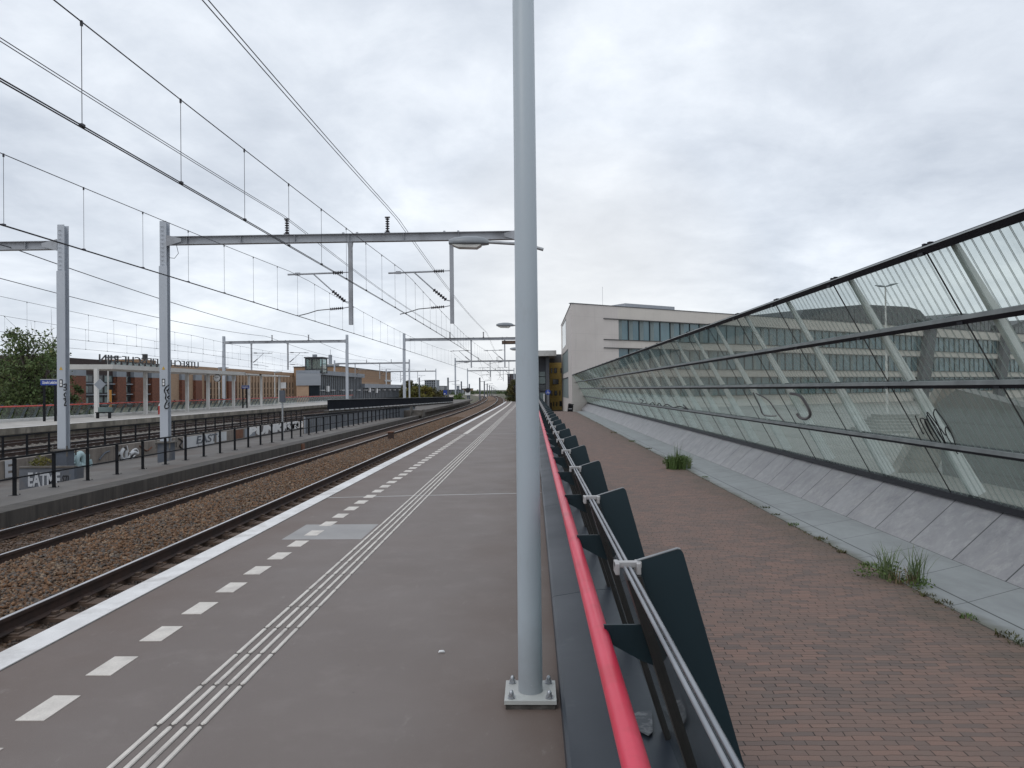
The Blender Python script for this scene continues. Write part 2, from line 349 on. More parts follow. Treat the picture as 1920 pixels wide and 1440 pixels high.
def mk_leaf(name, c1, c2, c3=None):
    m, nt, p = newmat(name); g = NT(nt); v = g.coord()
    c = g.mix(g.ramp(g.noise(v, .55, 4, .6), .38, .62), c1, c2)
    if c3: c = g.mix(g.ramp(g.noise(v, 2.6, 3), .6, .7), c, c3)
    nt.links.new(c, p.inputs['Base Color']); p.inputs['Roughness'].default_value = .6; p.inputs['Specular IOR Level'].default_value = .25; return m
def mk_graffwall():
    m, nt, p = newmat('stained_concrete_wall'); g = NT(nt); v = g.coord(); s = g.xyz(v)
    c = g.mix(g.ramp(g.noise(v, .8, 7, .7), .3, .7), (.27,.235,.205), (.15,.128,.11))
    st = g.ramp(g.noise(g.coord((1,2.5,.25)), 1.6, 6, .75), .48, .72); c = g.mix(g.math('MULTIPLY', st, .65), c, (.07,.06,.053))
    fr = g.math('FRACT', g.math('DIVIDE', s[1], 2.4)); c = g.mix(g.ramp(fr, .008, .014, (1,1,1,1), (0,0,0,1)), c, (.04,.035,.03))
    nt.links.new(c, p.inputs['Base Color']); p.inputs['Roughness'].default_value = .9; g.bump(g.noise(v, 20, 5), .3, .01, p); return m
T = {}
T['platform'] = mk_platform(); T['brick'] = mk_brick(); T['ballast'] = mk_ballast('ballast_bed'); T['stones'] = mk_ballast('ballast_stones', True)
T['white_line'] = surf('white_line_paint', (.80,.785,.77), (.68,.665,.65), 5., .6, .1, 60., .003, dirt=(.36,.33,.31), dscale=2.2, dlo=.5, dhi=.8, fine=.25)
T['dash'] = surf('cream_block_paint', (.72,.67,.61), (.60,.555,.505), 7., .65, .1, 60., .003, dirt=(.34,.3,.28), dscale=3., dlo=.52, dhi=.82, fine=.3)
T['patch'] = surf('grey_repair_patch', (.31,.295,.285), (.26,.247,.24), 2., .5, fine=.2)
T['joint'] = surf('joint_sealant', (.48,.465,.45), (.36,.345,.335), 3., .6)
T['concrete'] = surf('weathered_concrete', (.20,.185,.165), (.125,.113,.10), 1.2, .9, .3, 30., .01, dirt=(.075,.062,.053), dscale=.9, dlo=.42, dhi=.7, fine=.3)
T['kerbconc'] = surf('streaked_kerb_concrete', (.085,.075,.066), (.045,.04,.036), 2., .9, .4, 30., .01, stretch=(1,3,.35), dirt=(.13,.115,.10), dscale=1., dlo=.55, dhi=.8)
T['walk'] = surf('walkway_screed', (.155,.143,.132), (.11,.10,.092), .7, .85, .2, 40., .006, dirt=(.10,.075,.06), dscale=.45, dlo=.45, dhi=.7, fine=.25)
T['pale_conc'] = surf('pale_concrete', (.36,.335,.30), (.25,.23,.205), 1., .85, .15, 30., .006, dirt=(.17,.15,.13), dscale=.5)
T['deck'] = surf('pale_platform_deck', (.43,.405,.375), (.35,.33,.305), 1., .85, dirt=(.27,.25,.23), dscale=.5)
T['edge_conc'] = surf('platform_edge_concrete', (.27,.245,.205), (.15,.135,.11), .9, .9, .2, 25., .01, stretch=(1,1,.4), dirt=(.08,.072,.062), dscale=1.2, dlo=.48, dhi=.7)
T['rail'] = surf('rusty_rail', (.055,.03,.022), (.03,.019,.016), 4., .75, .2, 50., .004)
T['railtop'] = surf('polished_rail_head', (.62,.60,.60), (.5,.48,.48), 6., .28, metal=1.)
T['sleeper'] = surf('stained_sleeper', (.15,.10,.072), (.085,.058,.043), 5., .9, .3, 40., .006, dirt=(.05,.038,.032), dscale=2.)
T['mast'] = surf('grey_mast_paint', (.47,.50,.545), (.42,.45,.49), .9, .5, .04, 30., .004, dirt=(.33,.34,.35), dscale=.8, dlo=.6, dhi=.85, stretch=(1,1,.5))
T['mastdark'] = surf('dark_mast_foot', (.10,.115,.14), (.07,.08,.10), 2., .6, dirt=(.2,.19,.18), dscale=2.)
T['beam'] = surf('grey_beam_paint', (.38,.395,.42), (.33,.342,.365), .9, .5, dirt=(.2,.2,.21), dscale=1.)
T['stickergrey'] = surf('torn_sticker', (.15,.155,.165), (.06,.065,.075), 30., .6, a=.4, b=.55)
T['galv'] = surf('galvanised_steel', (.40,.41,.42), (.33,.34,.35), 5., .42, metal=.6)
T['pole'] = mk_pole()
T['plate'] = surf('scuffed_white_base_plate', (.50,.51,.49), (.42,.42,.40), 6., .5, .1, 60., .002, dirt=(.2,.17,.14), dscale=6., dlo=.62, dhi=.8)
T['grout'] = surf('crumbling_grout', (.11,.10,.092), (.05,.045,.04), 14., .9, .5, 40., .01)
T['nut'] = surf('steel_nut', (.45,.46,.48), (.36,.37,.39), 9., .35, metal=.8)
T['lamp'] = paint('grey_lantern_shell', (.25,.27,.29), .4)
T['lens'] = surf('lantern_lens', (.62,.6,.55), (.5,.49,.46), 5., .2)
T['insul'] = surf('brown_insulator', (.05,.043,.05), (.03,.027,.032), 5., .35)
T['wire'] = surf('dark_copper_wire', (.035,.034,.045), (.025,.025,.032), 5., .6)
T['black'] = paint('black_fence_paint', (.009,.010,.013), .6, .3, spec=.2)
T['barrier'] = paint('blue_black_barrier', (.006,.009,.016), .6, .3, spec=.15)
T['slate'] = surf('slate_grey_cladding', (.024,.031,.042), (.017,.022,.031), .8, .42, .05, 30., .003, dirt=(.055,.062,.072), dscale=3.6, dlo=.62, dhi=.8, rvar=.3)
T['fin'] = surf('petrol_blue_fin', (.0085,.025,.033), (.0065,.019,.026), 1.6, .38, rvar=.15)
T['finedge'] = surf('worn_fin_edge', (.30,.31,.32), (.2,.21,.22), 8., .5, metal=.4)
T['red'] = surf('red_handrail_coating', (.70,.040,.088), (.62,.030,.068), 3., .36, rvar=.1, dirt=(.5,.03,.05), dscale=5.)
T['redfar'] = paint('red_far_rail', (.55,.07,.05), .5)
T['rubber'] = surf('dark_rubber_gasket', (.017,.014,.012), (.009,.008,.007), 9., .55)
T['clamp'] = surf('cast_aluminium_clamp', (.52,.51,.50), (.40,.39,.385), 10., .45, metal=.35)
T['edgeglass'] = surf('bright_glass_edge_trim', (.30,.31,.33), (.22,.23,.25), 6., .4, metal=.4)
T['parglass'] = mk_glass('clear_parapet_glass', (.86,.90,.90), 1., .03)
T['wallglass'] = mk_stripes('printed_green_glass')
T['mullion'] = surf('pale_grey_steel_rib', (.80,.81,.79), (.70,.71,.69), .8, .5, dirt=(.58,.6,.57), dscale=.9)
T['darkrail'] = surf('anthracite_wall_rail', (.013,.012,.017), (.009,.009,.012), 3., .55, spec=.2)
T['railtopgrey'] = surf('grey_rail_shelf', (.22,.235,.23), (.15,.16,.16), 3., .6)  # paler grey than the rails, used for the band along their upper side
T['stone'] = mk_stone(); T['gutter'] = mk_gutter()
T['render'] = mk_panels('beige_cladding', (.60,.555,.52), (.53,.485,.455), 4.2, 2.05, .03)
T['render2'] = mk_panels('beige_spandrel', (.62,.575,.52), (.54,.50,.455), 3.6, 9., .03)
T['window'] = surf('blue_green_window', (.055,.125,.15), (.10,.18,.20), .35, .12, spec=.8)
T['windark'] = surf('dark_window', (.012,.016,.02), (.022,.028,.032), .6, .08, spec=.6)
T['blind'] = surf('half_drawn_blind', (.20,.24,.235), (.16,.20,.20), .6, .6)
T['frame'] = paint('anthracite_frame', (.03,.032,.036), .5)
T['dkroof'] = surf('dark_grey_roof_cladding', (.085,.09,.10), (.06,.065,.072), .4, .55)
T['yellow'] = mk_brickwall('yellow_glazed_tiles', (.68,.49,.16), (.56,.39,.12), (.22,.16,.07), .5, .28)
T['greywall'] = surf('grey_render', (.105,.11,.125), (.085,.09,.10), .5, .7)
T['whitefascia'] = surf('off_white_fascia', (.62,.61,.59), (.54,.53,.51), .5, .6, dirt=(.3,.28,.26), dscale=.4)
T['pier'] = mk_bark_panel()
T['beigebrick'] = mk_brickwall('beige_brickwork', (.40,.27,.18), (.34,.225,.15), (.27,.2,.15), .8, .28)
T['brownbrick'] = mk_brickwall('brown_brickwork', (.34,.215,.13), (.28,.175,.105), (.2,.14,.1), .8, .3)
T['dkbrick'] = mk_brickwall('dark_brickwork', (.055,.036,.034), (.04,.027,.027), (.03,.02,.02), .6, .2)
T['lintel'] = surf('blue_grey_lintel', (.27,.29,.32), (.22,.24,.27), .8, .7)
T['balcony'] = surf('pale_green_glazing', (.20,.25,.24), (.12,.16,.16), .7, .15)
T['towerglass'] = mk_glass('lift_tower_glass', (.55,.66,.66), 1., .16, (.5,.52,.45))
T['boxgrey'] = surf('sprayed_box_concrete', (.12,.128,.145), (.085,.09,.105), 1.5, .8, dirt=(.17,.16,.155), dscale=1.5)
T['whitecanopy'] = surf('canopy_fascia', (.50,.49,.465), (.43,.42,.40), .5, .6)
T['hallglass'] = surf('dark_hall_glazing', (.010,.014,.019), (.018,.024,.031), .6, .35, spec=.12)
T['cladgrey'] = surf('grey_profiled_cladding', (.28,.30,.33), (.24,.26,.29), .4, .5, stretch=(.2,.2,5))
T['blue'] = paint('blue_sign_face', (.012,.045,.27), .4)
T['white'] = paint('white_sign_paint', (.78,.78,.78), .5)
T['offwhite'] = paint('faded_white_paint', (.55,.56,.57), .6)
T['blackpaint'] = paint('black_spray_paint', (.014,.014,.016), .6)
T['greyspray'] = surf('mauve_grey_spray', (.17,.16,.16), (.13,.12,.12), 5., .8)
T['cyan'] = paint('pale_blue_spray', (.42,.55,.57), .7); T['silver'] = paint('silver_spray', (.46,.47,.49), .6)
T['rustspray'] = surf('rust_spray', (.20,.09,.05), (.12,.055,.035), 4., .8)
T['warn'] = paint('yellow_warning', (.6,.36,.04), .5); T['orange'] = paint('orange_post', (.6,.27,.05), .5)
T['ground'] = surf('rough_verge', (.085,.085,.05), (.12,.105,.075), .12, .95, .4, 6., .05, dirt=(.05,.06,.03), dscale=.08)
T['plaza'] = surf('pale_plaza', (.30,.29,.265), (.24,.23,.21), .3, .85, dirt=(.2,.19,.175), dscale=.2)
T['ramp'] = surf('grey_ramp_wall', (.19,.19,.18), (.15,.15,.145), .3, .85)
T['bark'] = surf('bark', (.07,.055,.042), (.04,.032,.026), 6., .95, .5, 30., .01)
T['leaf'] = mk_leaf('birch_leaves', (.075,.115,.04), (.11,.145,.055), (.2,.175,.07))
T['leafdk'] = mk_leaf('dark_leaves', (.042,.07,.026), (.065,.095,.032))
T['leafyel'] = mk_leaf('autumn_leaves', (.10,.105,.025), (.17,.14,.03), (.06,.075,.02))
T['leafolive'] = mk_leaf('olive_leaves', (.06,.065,.022), (.095,.082,.03), (.12,.07,.025))
T['weed'] = mk_leaf('weed_green', (.085,.14,.04), (.12,.17,.055), (.19,.18,.085))
T['reed'] = mk_leaf('reed_green', (.20,.25,.12), (.13,.18,.08), (.32,.28,.17))
T['moss'] = mk_leaf('moss_green', (.07,.08,.025), (.10,.085,.035), (.05,.07,.02))
T['straw'] = mk_leaf('dry_straw', (.22,.17,.10), (.16,.12,.07))

# ------------------------------------------------------------------ track geometry
def cx(y): return -((y-62)**2)/(2*2500) if y > 62 else 0.
EDGE_O, EDGE_I, PLY0, PLY1 = -3.465, -3.259, -12., 101.
ZP = -.76                     # path and street level on the far side of the parapet
ZA, ZB = -.78, -.90           # rail heads
XA, XB = -5.10, -9.36

# ground sheet, platform, walkway, path --------------------------------------------------------------
g = MB().add([(-2500,-80,-1.75),(2500,-80,-1.75),(2500,4000,-1.75),(-2500,4000,-1.75)], [(0,1,2,3)]); struct(g.build('ground', T['ground']))
g = MB().prism([(EDGE_O,0),(EDGE_O,-.18),(EDGE_O+.12,-.18),(EDGE_O+.12,-1.7),(.62,-1.7),(.62,0)], PLY0, PLY1, shift=cx, step=3)
plat = struct(g.build('platform', T['platform']))
def strip(name, x0, x1, y0, y1, z, mat, parent, step=3, t=.004):
    return MB().prism([(x0,z),(x0,z-t),(x1,z-t),(x1,z)][::1], y0, y1, shift=cx, step=step).build(name, mat, parent)
strip('edge_line', EDGE_O-.012, EDGE_I, PLY0, PLY1, .006, T['white_line'], plat, t=.05)
d = MB()
for k in range(-3, 40):
    y = 3.739+.6*k; d.box(-2.682, -2.530, y, y+.31, -.001, .0035)
d.build('dashed_line', T['dash'], plat)
strip('solid_line', -2.68, -2.50, 28.0, PLY1, .0035, T['dash'], plat)
d = MB(); dj = MB()
for k in range(-8, 170):
    y0 = 4.712+.507*k; y1 = y0+.487
    if y1 > PLY1: break
    for j in range(4):
        x0 = -1.929+.0755*j; s_ = cx(y0); w = .029; e = .012
        if y0 < 30: dj.add([(x0+s_-.005,y0-.006,.0008),(x0+s_+w+.005,y0-.006,.0008),(x0+s_+w+.005,y1+.006,.0008),(x0+s_-.005,y1+.006,.0008)], [(0,1,2,3)])
        d.add([(x0+s_,y0+e,.001),(x0+s_+e,y0,.001),(x0+s_+w-e,y0,.001),(x0+s_+w,y0+e,.001),(x0+s_+w,y1-e,.001),(x0+s_+w-e,y1,.001),(x0+s_+e,y1,.001),(x0+s_,y1-e,.001)]+
              [(x0+s_+.004,y0+e,.006),(x0+s_+e,y0+.005,.006),(x0+s_+w-e,y0+.005,.006),(x0+s_+w-.004,y0+e,.006),(x0+s_+w-.004,y1-e,.006),(x0+s_+w-e,y1-.005,.006),(x0+s_+e,y1-.005,.006),(x0+s_+.004,y1-e,.006)],
              [tuple(range(8,16))]+[(i,(i+1)%8,8+(i+1)%8,8+i) for i in range(8)])
d.build('tactile_strip', T['dash'], plat); dj.build('tactile_joint', T['grout'], plat)
strip('edge_joint', EDGE_I+.001, EDGE_I+.013, PLY0, PLY1, .0012, T['grout'], plat)
MB().box(-2.87, -1.957, 8.32, 9.25, -.001, .0018).build('repair_patch', T['patch'], plat)
for y in (11.55, 27.6, 43.7, 59.8, 75.9):
    MB().plate([(-3.25+cx(y),y,.0012),(.12+cx(y),y+.40,.0012),(.12+cx(y),y+.455,.0012),(-3.25+cx(y),y+.045,.0012)], (0,0,1), .001).build('expansion_joint', T['joint'], plat)
# small litter flecks: one pale stone on the platform
st = MB(); c = atz(828,1224,.0); st.tube([(c.x-.02,c.y,.002),(c.x-.012,c.y,.008),(c.x+.012,c.y+.003,.008),(c.x+.02,c.y+.003,.002)], [.003,.009,.009,.003], 8)
tag(st.build('pebble', T['white']), 'small white fleck of litter lying on the brown platform', 'litter')

# walkway between the track pairs
wk = MB().prism([(-10.95,-.75),(-10.95,-1.7),(-19.1,-1.7),(-19.1,-1.42),(-14.4,-1.14),(-13.3,-.80)], -14, 66)
struct(wk.build('walkway', T['walk']))
kb = MB().prism([(-10.93,-.745),(-11.6,-.755),(-11.6,-1.6),(-10.93,-1.6)][::-1], -14, 73)
struct(kb.build('kerb', T['kerbconc']))
# ballast bed
def bz(x):
    z = -1.02-.02*math.sin(x*2)
    if -8.4 < x < -6.0: z = -.985+.06*math.sin((x+8.4)/2.4*math.pi)
    if x < -8.3: z = -1.10
    return z
prof = [(-10.96+i*.25, bz(-10.96+i*.25)) for i in range(31)]
vs = []; fs = []; ys = [-14+i*1. for i in range(60)]+[46+i*4. for i in range(90)]
for y in ys: vs += [(x+cx(y), y, z) for x, z in prof]
n = len(prof)
for k in range(len(ys)-1):
    for i in range(n-1): fs.append((k*n+i, k*n+i+1, (k+1)*n+i+1, (k+1)*n+i))
bed = struct(MB().add(vs, fs, 0, True).build('track_bed', T['ballast']))
# left of the kerb further away the bed widens
struct(MB().add([(-60,-14,-1.30),(-19.1,-14,-1.30),(-19.1,72,-1.30),(-19.1,400,-1.30),(-60,400,-1.30)], [(0,1,2,3,4)]).build('far_track_bed', T['ballast']))
struct(MB().prism([(-10.9,-1.1),(-19.3,-1.1),(-19.3,-1.6),(-10.9,-1.6)][::-1], 73, 400, shift=cx, step=6).build('verge', T['ground']))
# loose ballast stones: nobody could count them
def stones():
    parts = []
    def scatter(nm, x0, x1, y0, y1, s0, s1):
        x = rng.uniform(x0, x1, nm); y = y0+(y1-y0)*rng.random(nm)**1.35; parts.append((x, y, rng.uniform(s0, s1, nm)))
    scatter(26000, -8.6, -5.9, 6.5, 30, .020, .046); scatter(16000, -8.4, -6.0, 28, 70, .026, .052)
    scatter(9000, -5.75, -5.0, 6., 26, .02, .042); scatter(7000, -10.0, -8.7, 10, 34, .014, .03)
    scatter(7500, -10.94, -10.1, 12, 40, .018, .036); scatter(5000, -10.94, -10.1, 38, 72, .02, .04)
    x = np.concatenate([p[0] for p in parts]); y = np.concatenate([p[1] for p in parts]); s = np.concatenate([p[2] for p in parts])
    z = np.array([bz(q) for q in x])
    for xr in (XA-.75, XB-.75, XB+.75):
        k = np.abs(x-xr) < .13; z[k] -= .05
    N = len(x)
    base = np.array([(1,0,0),(0,1,0),(-1,0,0),(0,-1,0),(0,0,1),(0,0,-1)], float)
    V = base[None]*rng.uniform(.6, 1.25, (N,6,1))*np.stack([rng.uniform(.7,1.4,N), rng.uniform(.7,1.4,N), rng.uniform(.5,.95,N)], 1)[:,None]
    V += rng.normal(0, .16, V.shape); a = rng.uniform(0, 6.28, N); t = rng.normal(0, .5, N)
    ca, sa = np.cos(a)[:,None], np.sin(a)[:,None]; ct, st_ = np.cos(t)[:,None], np.sin(t)[:,None]
    X = V[...,0]*ca-V[...,1]*sa; Yv = V[...,0]*sa+V[...,1]*ca; Z = V[...,2]
    Yr = Yv*ct-Z*st_; Zr = Yv*st_+Z*ct
    P = np.stack([X, Yr, Zr], -1)*s[:,None,None]
    P[...,0] += x[:,None]; P[...,1] += y[:,None]; P[...,2] += (z+rng.uniform(.0,.03,N))[:,None]
    tri = np.array([(0,1,4),(1,2,4),(2,3,4),(3,0,4),(1,0,5),(2,1,5),(3,2,5),(0,3,5)])
    Fq = (tri[None]+6*np.arange(N)[:,None,None]).reshape(-1,3)
    npmesh('gravel', P.reshape(-1,3), Fq, T['stones'], kind='stuff')
stones()

# tracks ---------------------------------------------------------------------------------------------
def rail_prof(x, z):
    return [(x-.036,z),(x-.036,z-.04),(x-.009,z-.05),(x-.009,z-.145),(x-.075,z-.16),(x-.075,z-.172),(x+.075,z-.172),(x+.075,z-.16),(x+.009,z-.145),(x+.009,z-.05),(x+.036,z-.04),(x+.036,z)]
def track(xc, zr, y0, y1, ns, label, sleepers=True, shift=cx, smat='sleeper'):
    t = thing('railway_track', label, 'railway track', (xc, 0, zr), 'railway tracks')
    for sx in (-.755, .755):
        r = MB().prism(rail_prof(xc+sx, zr)[::1], y0, y1, 0, shift=shift, step=4)
        r.prism([(xc+sx-.024,zr+.0025),(xc+sx-.024,zr-.004),(xc+sx+.024,zr-.004),(xc+sx+.024,zr+.0025)], y0, y1, 1, shift=shift, step=4)
        r.build('rail', [T['rail'], T['railtop']], t)
    if not sleepers: return t
    zt = zr-.172; L = 1.27
    s0 = MB(); s0.prism([(xc-L,zt-.05),(xc-L+.02,zt-.2),(xc+L-.02,zt-.2),(xc+L,zt-.05),(xc+.6,zt-.02),(xc-.6,zt-.02)], 0, .26)
    for sx in (-.755,.755):
        s0.box(xc+sx-.17, xc+sx+.17, .02, .24, zt-.05, zt-.001)
        for dx in (-.11,.11): s0.box(xc+sx+dx-.03, xc+sx+dx+.03, .09, .17, zt-.001, zt+.035)
    p = s0.build('sleeper', T[smat], t); base = p.location.copy(); p.location = base+Vector((0, y0, 0))
    nn = int((y1-y0)/.62); rest = MB()
    for k in range(1, nn):
        y = y0+.62*k
        if k < ns: copy_part(p, (shift(y), y-y0, 0))
        else:
            d_ = shift(y); rest.box(xc-L+d_, xc+L+d_, y, y+.26, zt-.2, zt-.02)
    if rest.v: rest.build('far_sleepers', T['sleeper'], t, kind='stuff')
    return t
track(XA, ZA, 3., 330, 99, 'rusty near railway track in dark ballast beside the platform edge')
track(XB, ZB, 6., 330, 99, 'second railway track with two bright rail heads beside the streaked kerb')
track(-23.1, -.80, 10., 120, 90, 'railway track just behind the low graffiti wall', True, lambda y: 0, 'pale_conc')
track(-27.55, -.80, 10., 120, 90, 'railway track along the opposite platform edge', True, lambda y: 0, 'pale_conc')

# fences ---------------------------------------------------------------------------------------------
def fence(x, z0, z1, ys, label, group, w=.07, plate_=True, zf=None):
    t = thing('black_fence', label, 'fence', (x, ys[0], z0), group)
    r = MB()
    for z, h in ((z1, .05), (z0+(z1-z0)*.47, .035)): r.box(x-.02, x+.02, ys[0]-.6, ys[-1]+.6, z-h, z)
    r.build('rail', T['black'], t)
    p = MB().box(x-w/2, x+w/2, ys[0]-.03, ys[0]+.03, z0, z1-.052)
    if plate_:
        p.box(x-.1, x+.12, ys[0]-.09, ys[0]+.09, z0, z0+.015)
        for a in (-.06,.06): p.rod((x+.09,ys[0]+a,z0), (x+.09,ys[0]+a,z0+.05), .01, n=6)
    p = p.build('post', T['black'], t)
    for y in ys[1:]: copy_part(p, (0, y-ys[0], 0))
    return t
fence(-12.7, -.80, .16, [11.8+1.485*k for k in range(40)], 'black two-rail fence along the near edge of the walkway', 'black railings')
fence(-20.0, -.90, .12, [22.+1.33*k for k in range(32)], 'black two-rail fence beyond the graffiti wall', 'black railings', .065)

# graffiti wall --------------------------------------------------------------------------------------
wl = thing('graffiti_wall', 'low stained concrete wall sprayed with graffiti along the walkway', 'wall', (-19., 20, -1.4))
MB().prism([(-19.,-.70),(-19.3,-.70),(-19.3,-1.7),(-19.,-1.7)], 18, 58).build('wall', mk_graffwall(), wl)
wx = -18.985
def on_wall(px, py): return atx(px, py, wx)
def panel(px0, px1, mat, z0=-1.36, z1=-.74, name='painted_panel'):
    a = on_wall(px0, 830).y; b = on_wall(px1, 830).y
    return MB().box(wx-.01, wx, a, b, z0, z1).build(name, mat, wl)
panel(344, 371, T['offwhite']); panel(372, 402, T['offwhite'], -1.34); panel(406, 425, T['offwhite'], -1.3)
panel(440, 456, T['rustspray'], -1.3); panel(459, 479, T['lintel'], -1.3)
def wtext(s, px, z, size, mat, width=None, bold=0.02, shear=0.):
    p = on_wall(px, 830); return text_part('graffiti', s, size, (wx+.012, p.y, z), (0,1,0), (0,0,1), mat, wl, .004, bold, shear, width)
wtext('E', 15, -1.04, .8, T['silver'], None, .04)
wtext('EAST', 387, -1.03, .6, T['mastdark'], 2.8, .012, .15)
panel(482, 557, T['greyspray'], -1.34, -.72); wtext('BUNKKIE', 515, -1.03, .74, T['white'], 10.5, .05, .15)
wtext('m', 549, -1.0, .8, T['white'], 3.0, .03)
wtext('83', 563, -.98, .55, T['white'], 1.6, .02)
def scribble(name, pts, w, mat, parent, fn, n=1.0):
    """smooth stroke through photo points laid on a surface by fn"""
    P = [Vector((a, b, 0)) for a, b in pts]; out = []
    for i in range(len(P)-1):
        p0, p1, p2, p3 = P[max(i-1,0)], P[i], P[i+1], P[min(i+2,len(P)-1)]
        for k in range(6):
            t = k/6; out.append(.5*((2*p1)+(p2-p0)*t+(2*p0-5*p1+4*p2-p3)*t*t+(3*p1-p0-3*p2+p3)*t**3))
    out.append(P[-1]); q = [fn(p.x, p.y) for p in out]
    return MB().tube(q, w, 5).build(name, mat, parent)
ow = lambda a, b: atx(a, b, wx+.012)
for pts, w, m_ in (([(222,852),(228,858),(226,862)], .05, 'blackpaint'), ([(235,838),(234,846),(239,850),(236,858)], .035, 'blackpaint'),
                   ([(240,862),(247,846),(256,842),(259,850),(252,854),(246,862)], .04, 'white'), ([(238,836),(240,846),(236,852),(243,858)], .03, 'white'),
                   ([(217,838),(222,850),(218,860),(228,868)], .04, 'offwhite'), ([(205,846),(196,850),(186,862)], .04, 'mastdark'),
                   ([(246,858),(252,851),(258,852)], .03, 'blackpaint'), ([(262,836),(275,845),(285,838)], .03, 'rustspray'),
                   ([(335,822),(342,828),(337,836),(343,842)], .04, 'blackpaint'), ([(410,818),(414,822),(411,825)], .03, 'mastdark')):
    scribble('graffiti', pts, w, T[m_], wl, ow)
# large pale block letters sprayed on the wall behind the concrete box
for pts, w, m_ in (([(130,852),(127,857),(132,866),(138,857),(135,851),(131,855)], .10, 'cyan'), ([(138,868),(133,868)], .08, 'cyan'),
                   ([(144,874),(143,860),(148,852),(154,856),(155,870),(149,875),(146,868)], .15, 'cyan'), ([(163,852),(162,874),(168,872),(167,863)], .13, 'cyan'),
                   ([(149,862),(149,868)], .05, 'blackpaint')):
    scribble('graffiti', pts, w, T[m_], wl, ow)
for pts in ([(240,860),(230,862),(226,852),(231,842)],[(236,860),(236,845)],[(243,852),(250,848),(256,850)]): scribble('graffiti', pts, .1, T['offwhite'], wl, ow)

# concrete box (mast foot pit) with graffiti, in front of the wall
bc = thing('concrete_box', 'grey concrete box sprayed EATME beside the mast foot', 'concrete box', (-15.2, 21.5, -1.2))
bx0, bx1 = aty(36,890,21.6).x, aty(138,890,21.6).x
bm = MB().box(bx0, bx1, 21.6, 22.1, -1.26, -.52, 0).box(bx0-.05, bx1+.05, 21.5, 22.15, -1.5, -1.26, 1); bm.box(bx0-.03, bx1+.03, 21.57, 21.75, -.52, -.47, 1); bm.box(bx1-.12, bx1+.04, 21.57, 21.7, -1.2, -.525, 2)
bm.build('body', [T['boxgrey'], T['concrete'], T['mastdark']], bc)
text_part('graffiti', 'EATME', .55, (bx0+.76, 21.585, -.88), (1,0,0), (0,0,1), T['silver'], bc, .003, .022, 0, .98)
text_part('graffiti', 'STBS', .30, (bx1-.19, 21.585, -.86), (1,0,0), (0,0,1), T['blackpaint'], bc, .003, .004, .25, .35)
def blades(name, c, n, h, spread, mat, parent=None, lean=.5, w=.008, **props):
    V = []; Q = []
    for i in range(n):
        a = rng.uniform(0, 6.283); r = spread*math.sqrt(rng.random()); x, y = c[0]+r*math.cos(a), c[1]+r*math.sin(a)
        hh = h*rng.uniform(.45, 1.); l = lean*hh*rng.uniform(.2, 1.); da = rng.uniform(0, 6.283); wx_, wy_ = math.cos(da+1.57)*w, math.sin(da+1.57)*w
        o = len(V)
        for k, t in enumerate((0, .4, .75, 1)):
            d_ = l*t*t; f = (1, .9, .6, .05)[k]; px_, py_, pz_ = x+math.cos(da)*d_, y+math.sin(da)*d_, c[2]+hh*(t-.18*t*t*lean)
            V += [(px_-wx_*f, py_-wy_*f, pz_), (px_+wx_*f, py_+wy_*f, pz_)]
        for k in range(3): Q.append((o+2*k, o+2*k+1, o+2*k+3, o+2*k+2))
    return npmesh(name, np.array(V), np.array(Q), mat, parent, **props)
def leaves(name, centers, radii, counts, size, mat, parent=None, flat=.7, **props):
    P = []; 
    for c, r, n_ in zip(centers, radii, counts):
        d_ = rng.normal(size=(n_,3)); d_ /= np.linalg.norm(d_, axis=1)[:,None]; rr = (rng.random(n_)**.45)[:,None]
        P.append(np.array(c)[None]+d_*rr*np.array([r, r, r*flat])[None])
    P = np.concatenate(P); n_ = len(P)
    u = rng.normal(size=(n_,3)); u /= np.linalg.norm(u, axis=1)[:,None]; w = np.cross(u, rng.normal(size=(n_,3))); w /= np.linalg.norm(w, axis=1)[:,None]
    s = size*rng.uniform(.5, 1.3, n_)[:,None]
    V = np.stack([P-u*s, P+w*s*.5, P+u*s, P-w*s*.5], 1).reshape(-1,3); Q = np.arange(4*n_).reshape(-1,4)
    return npmesh(name, V, Q, mat, parent, **props)
o = leaves('yellow_weed', [(bx0+.3,21.9,-.42),(bx0+.45,21.9,-.28),(bx0+.6,21.9,-.4)], [.22,.2,.22], [90,70,90], .045, T['leafyel'])
tag(o, 'yellow leafed weed growing on top of the concrete box', 'weed')

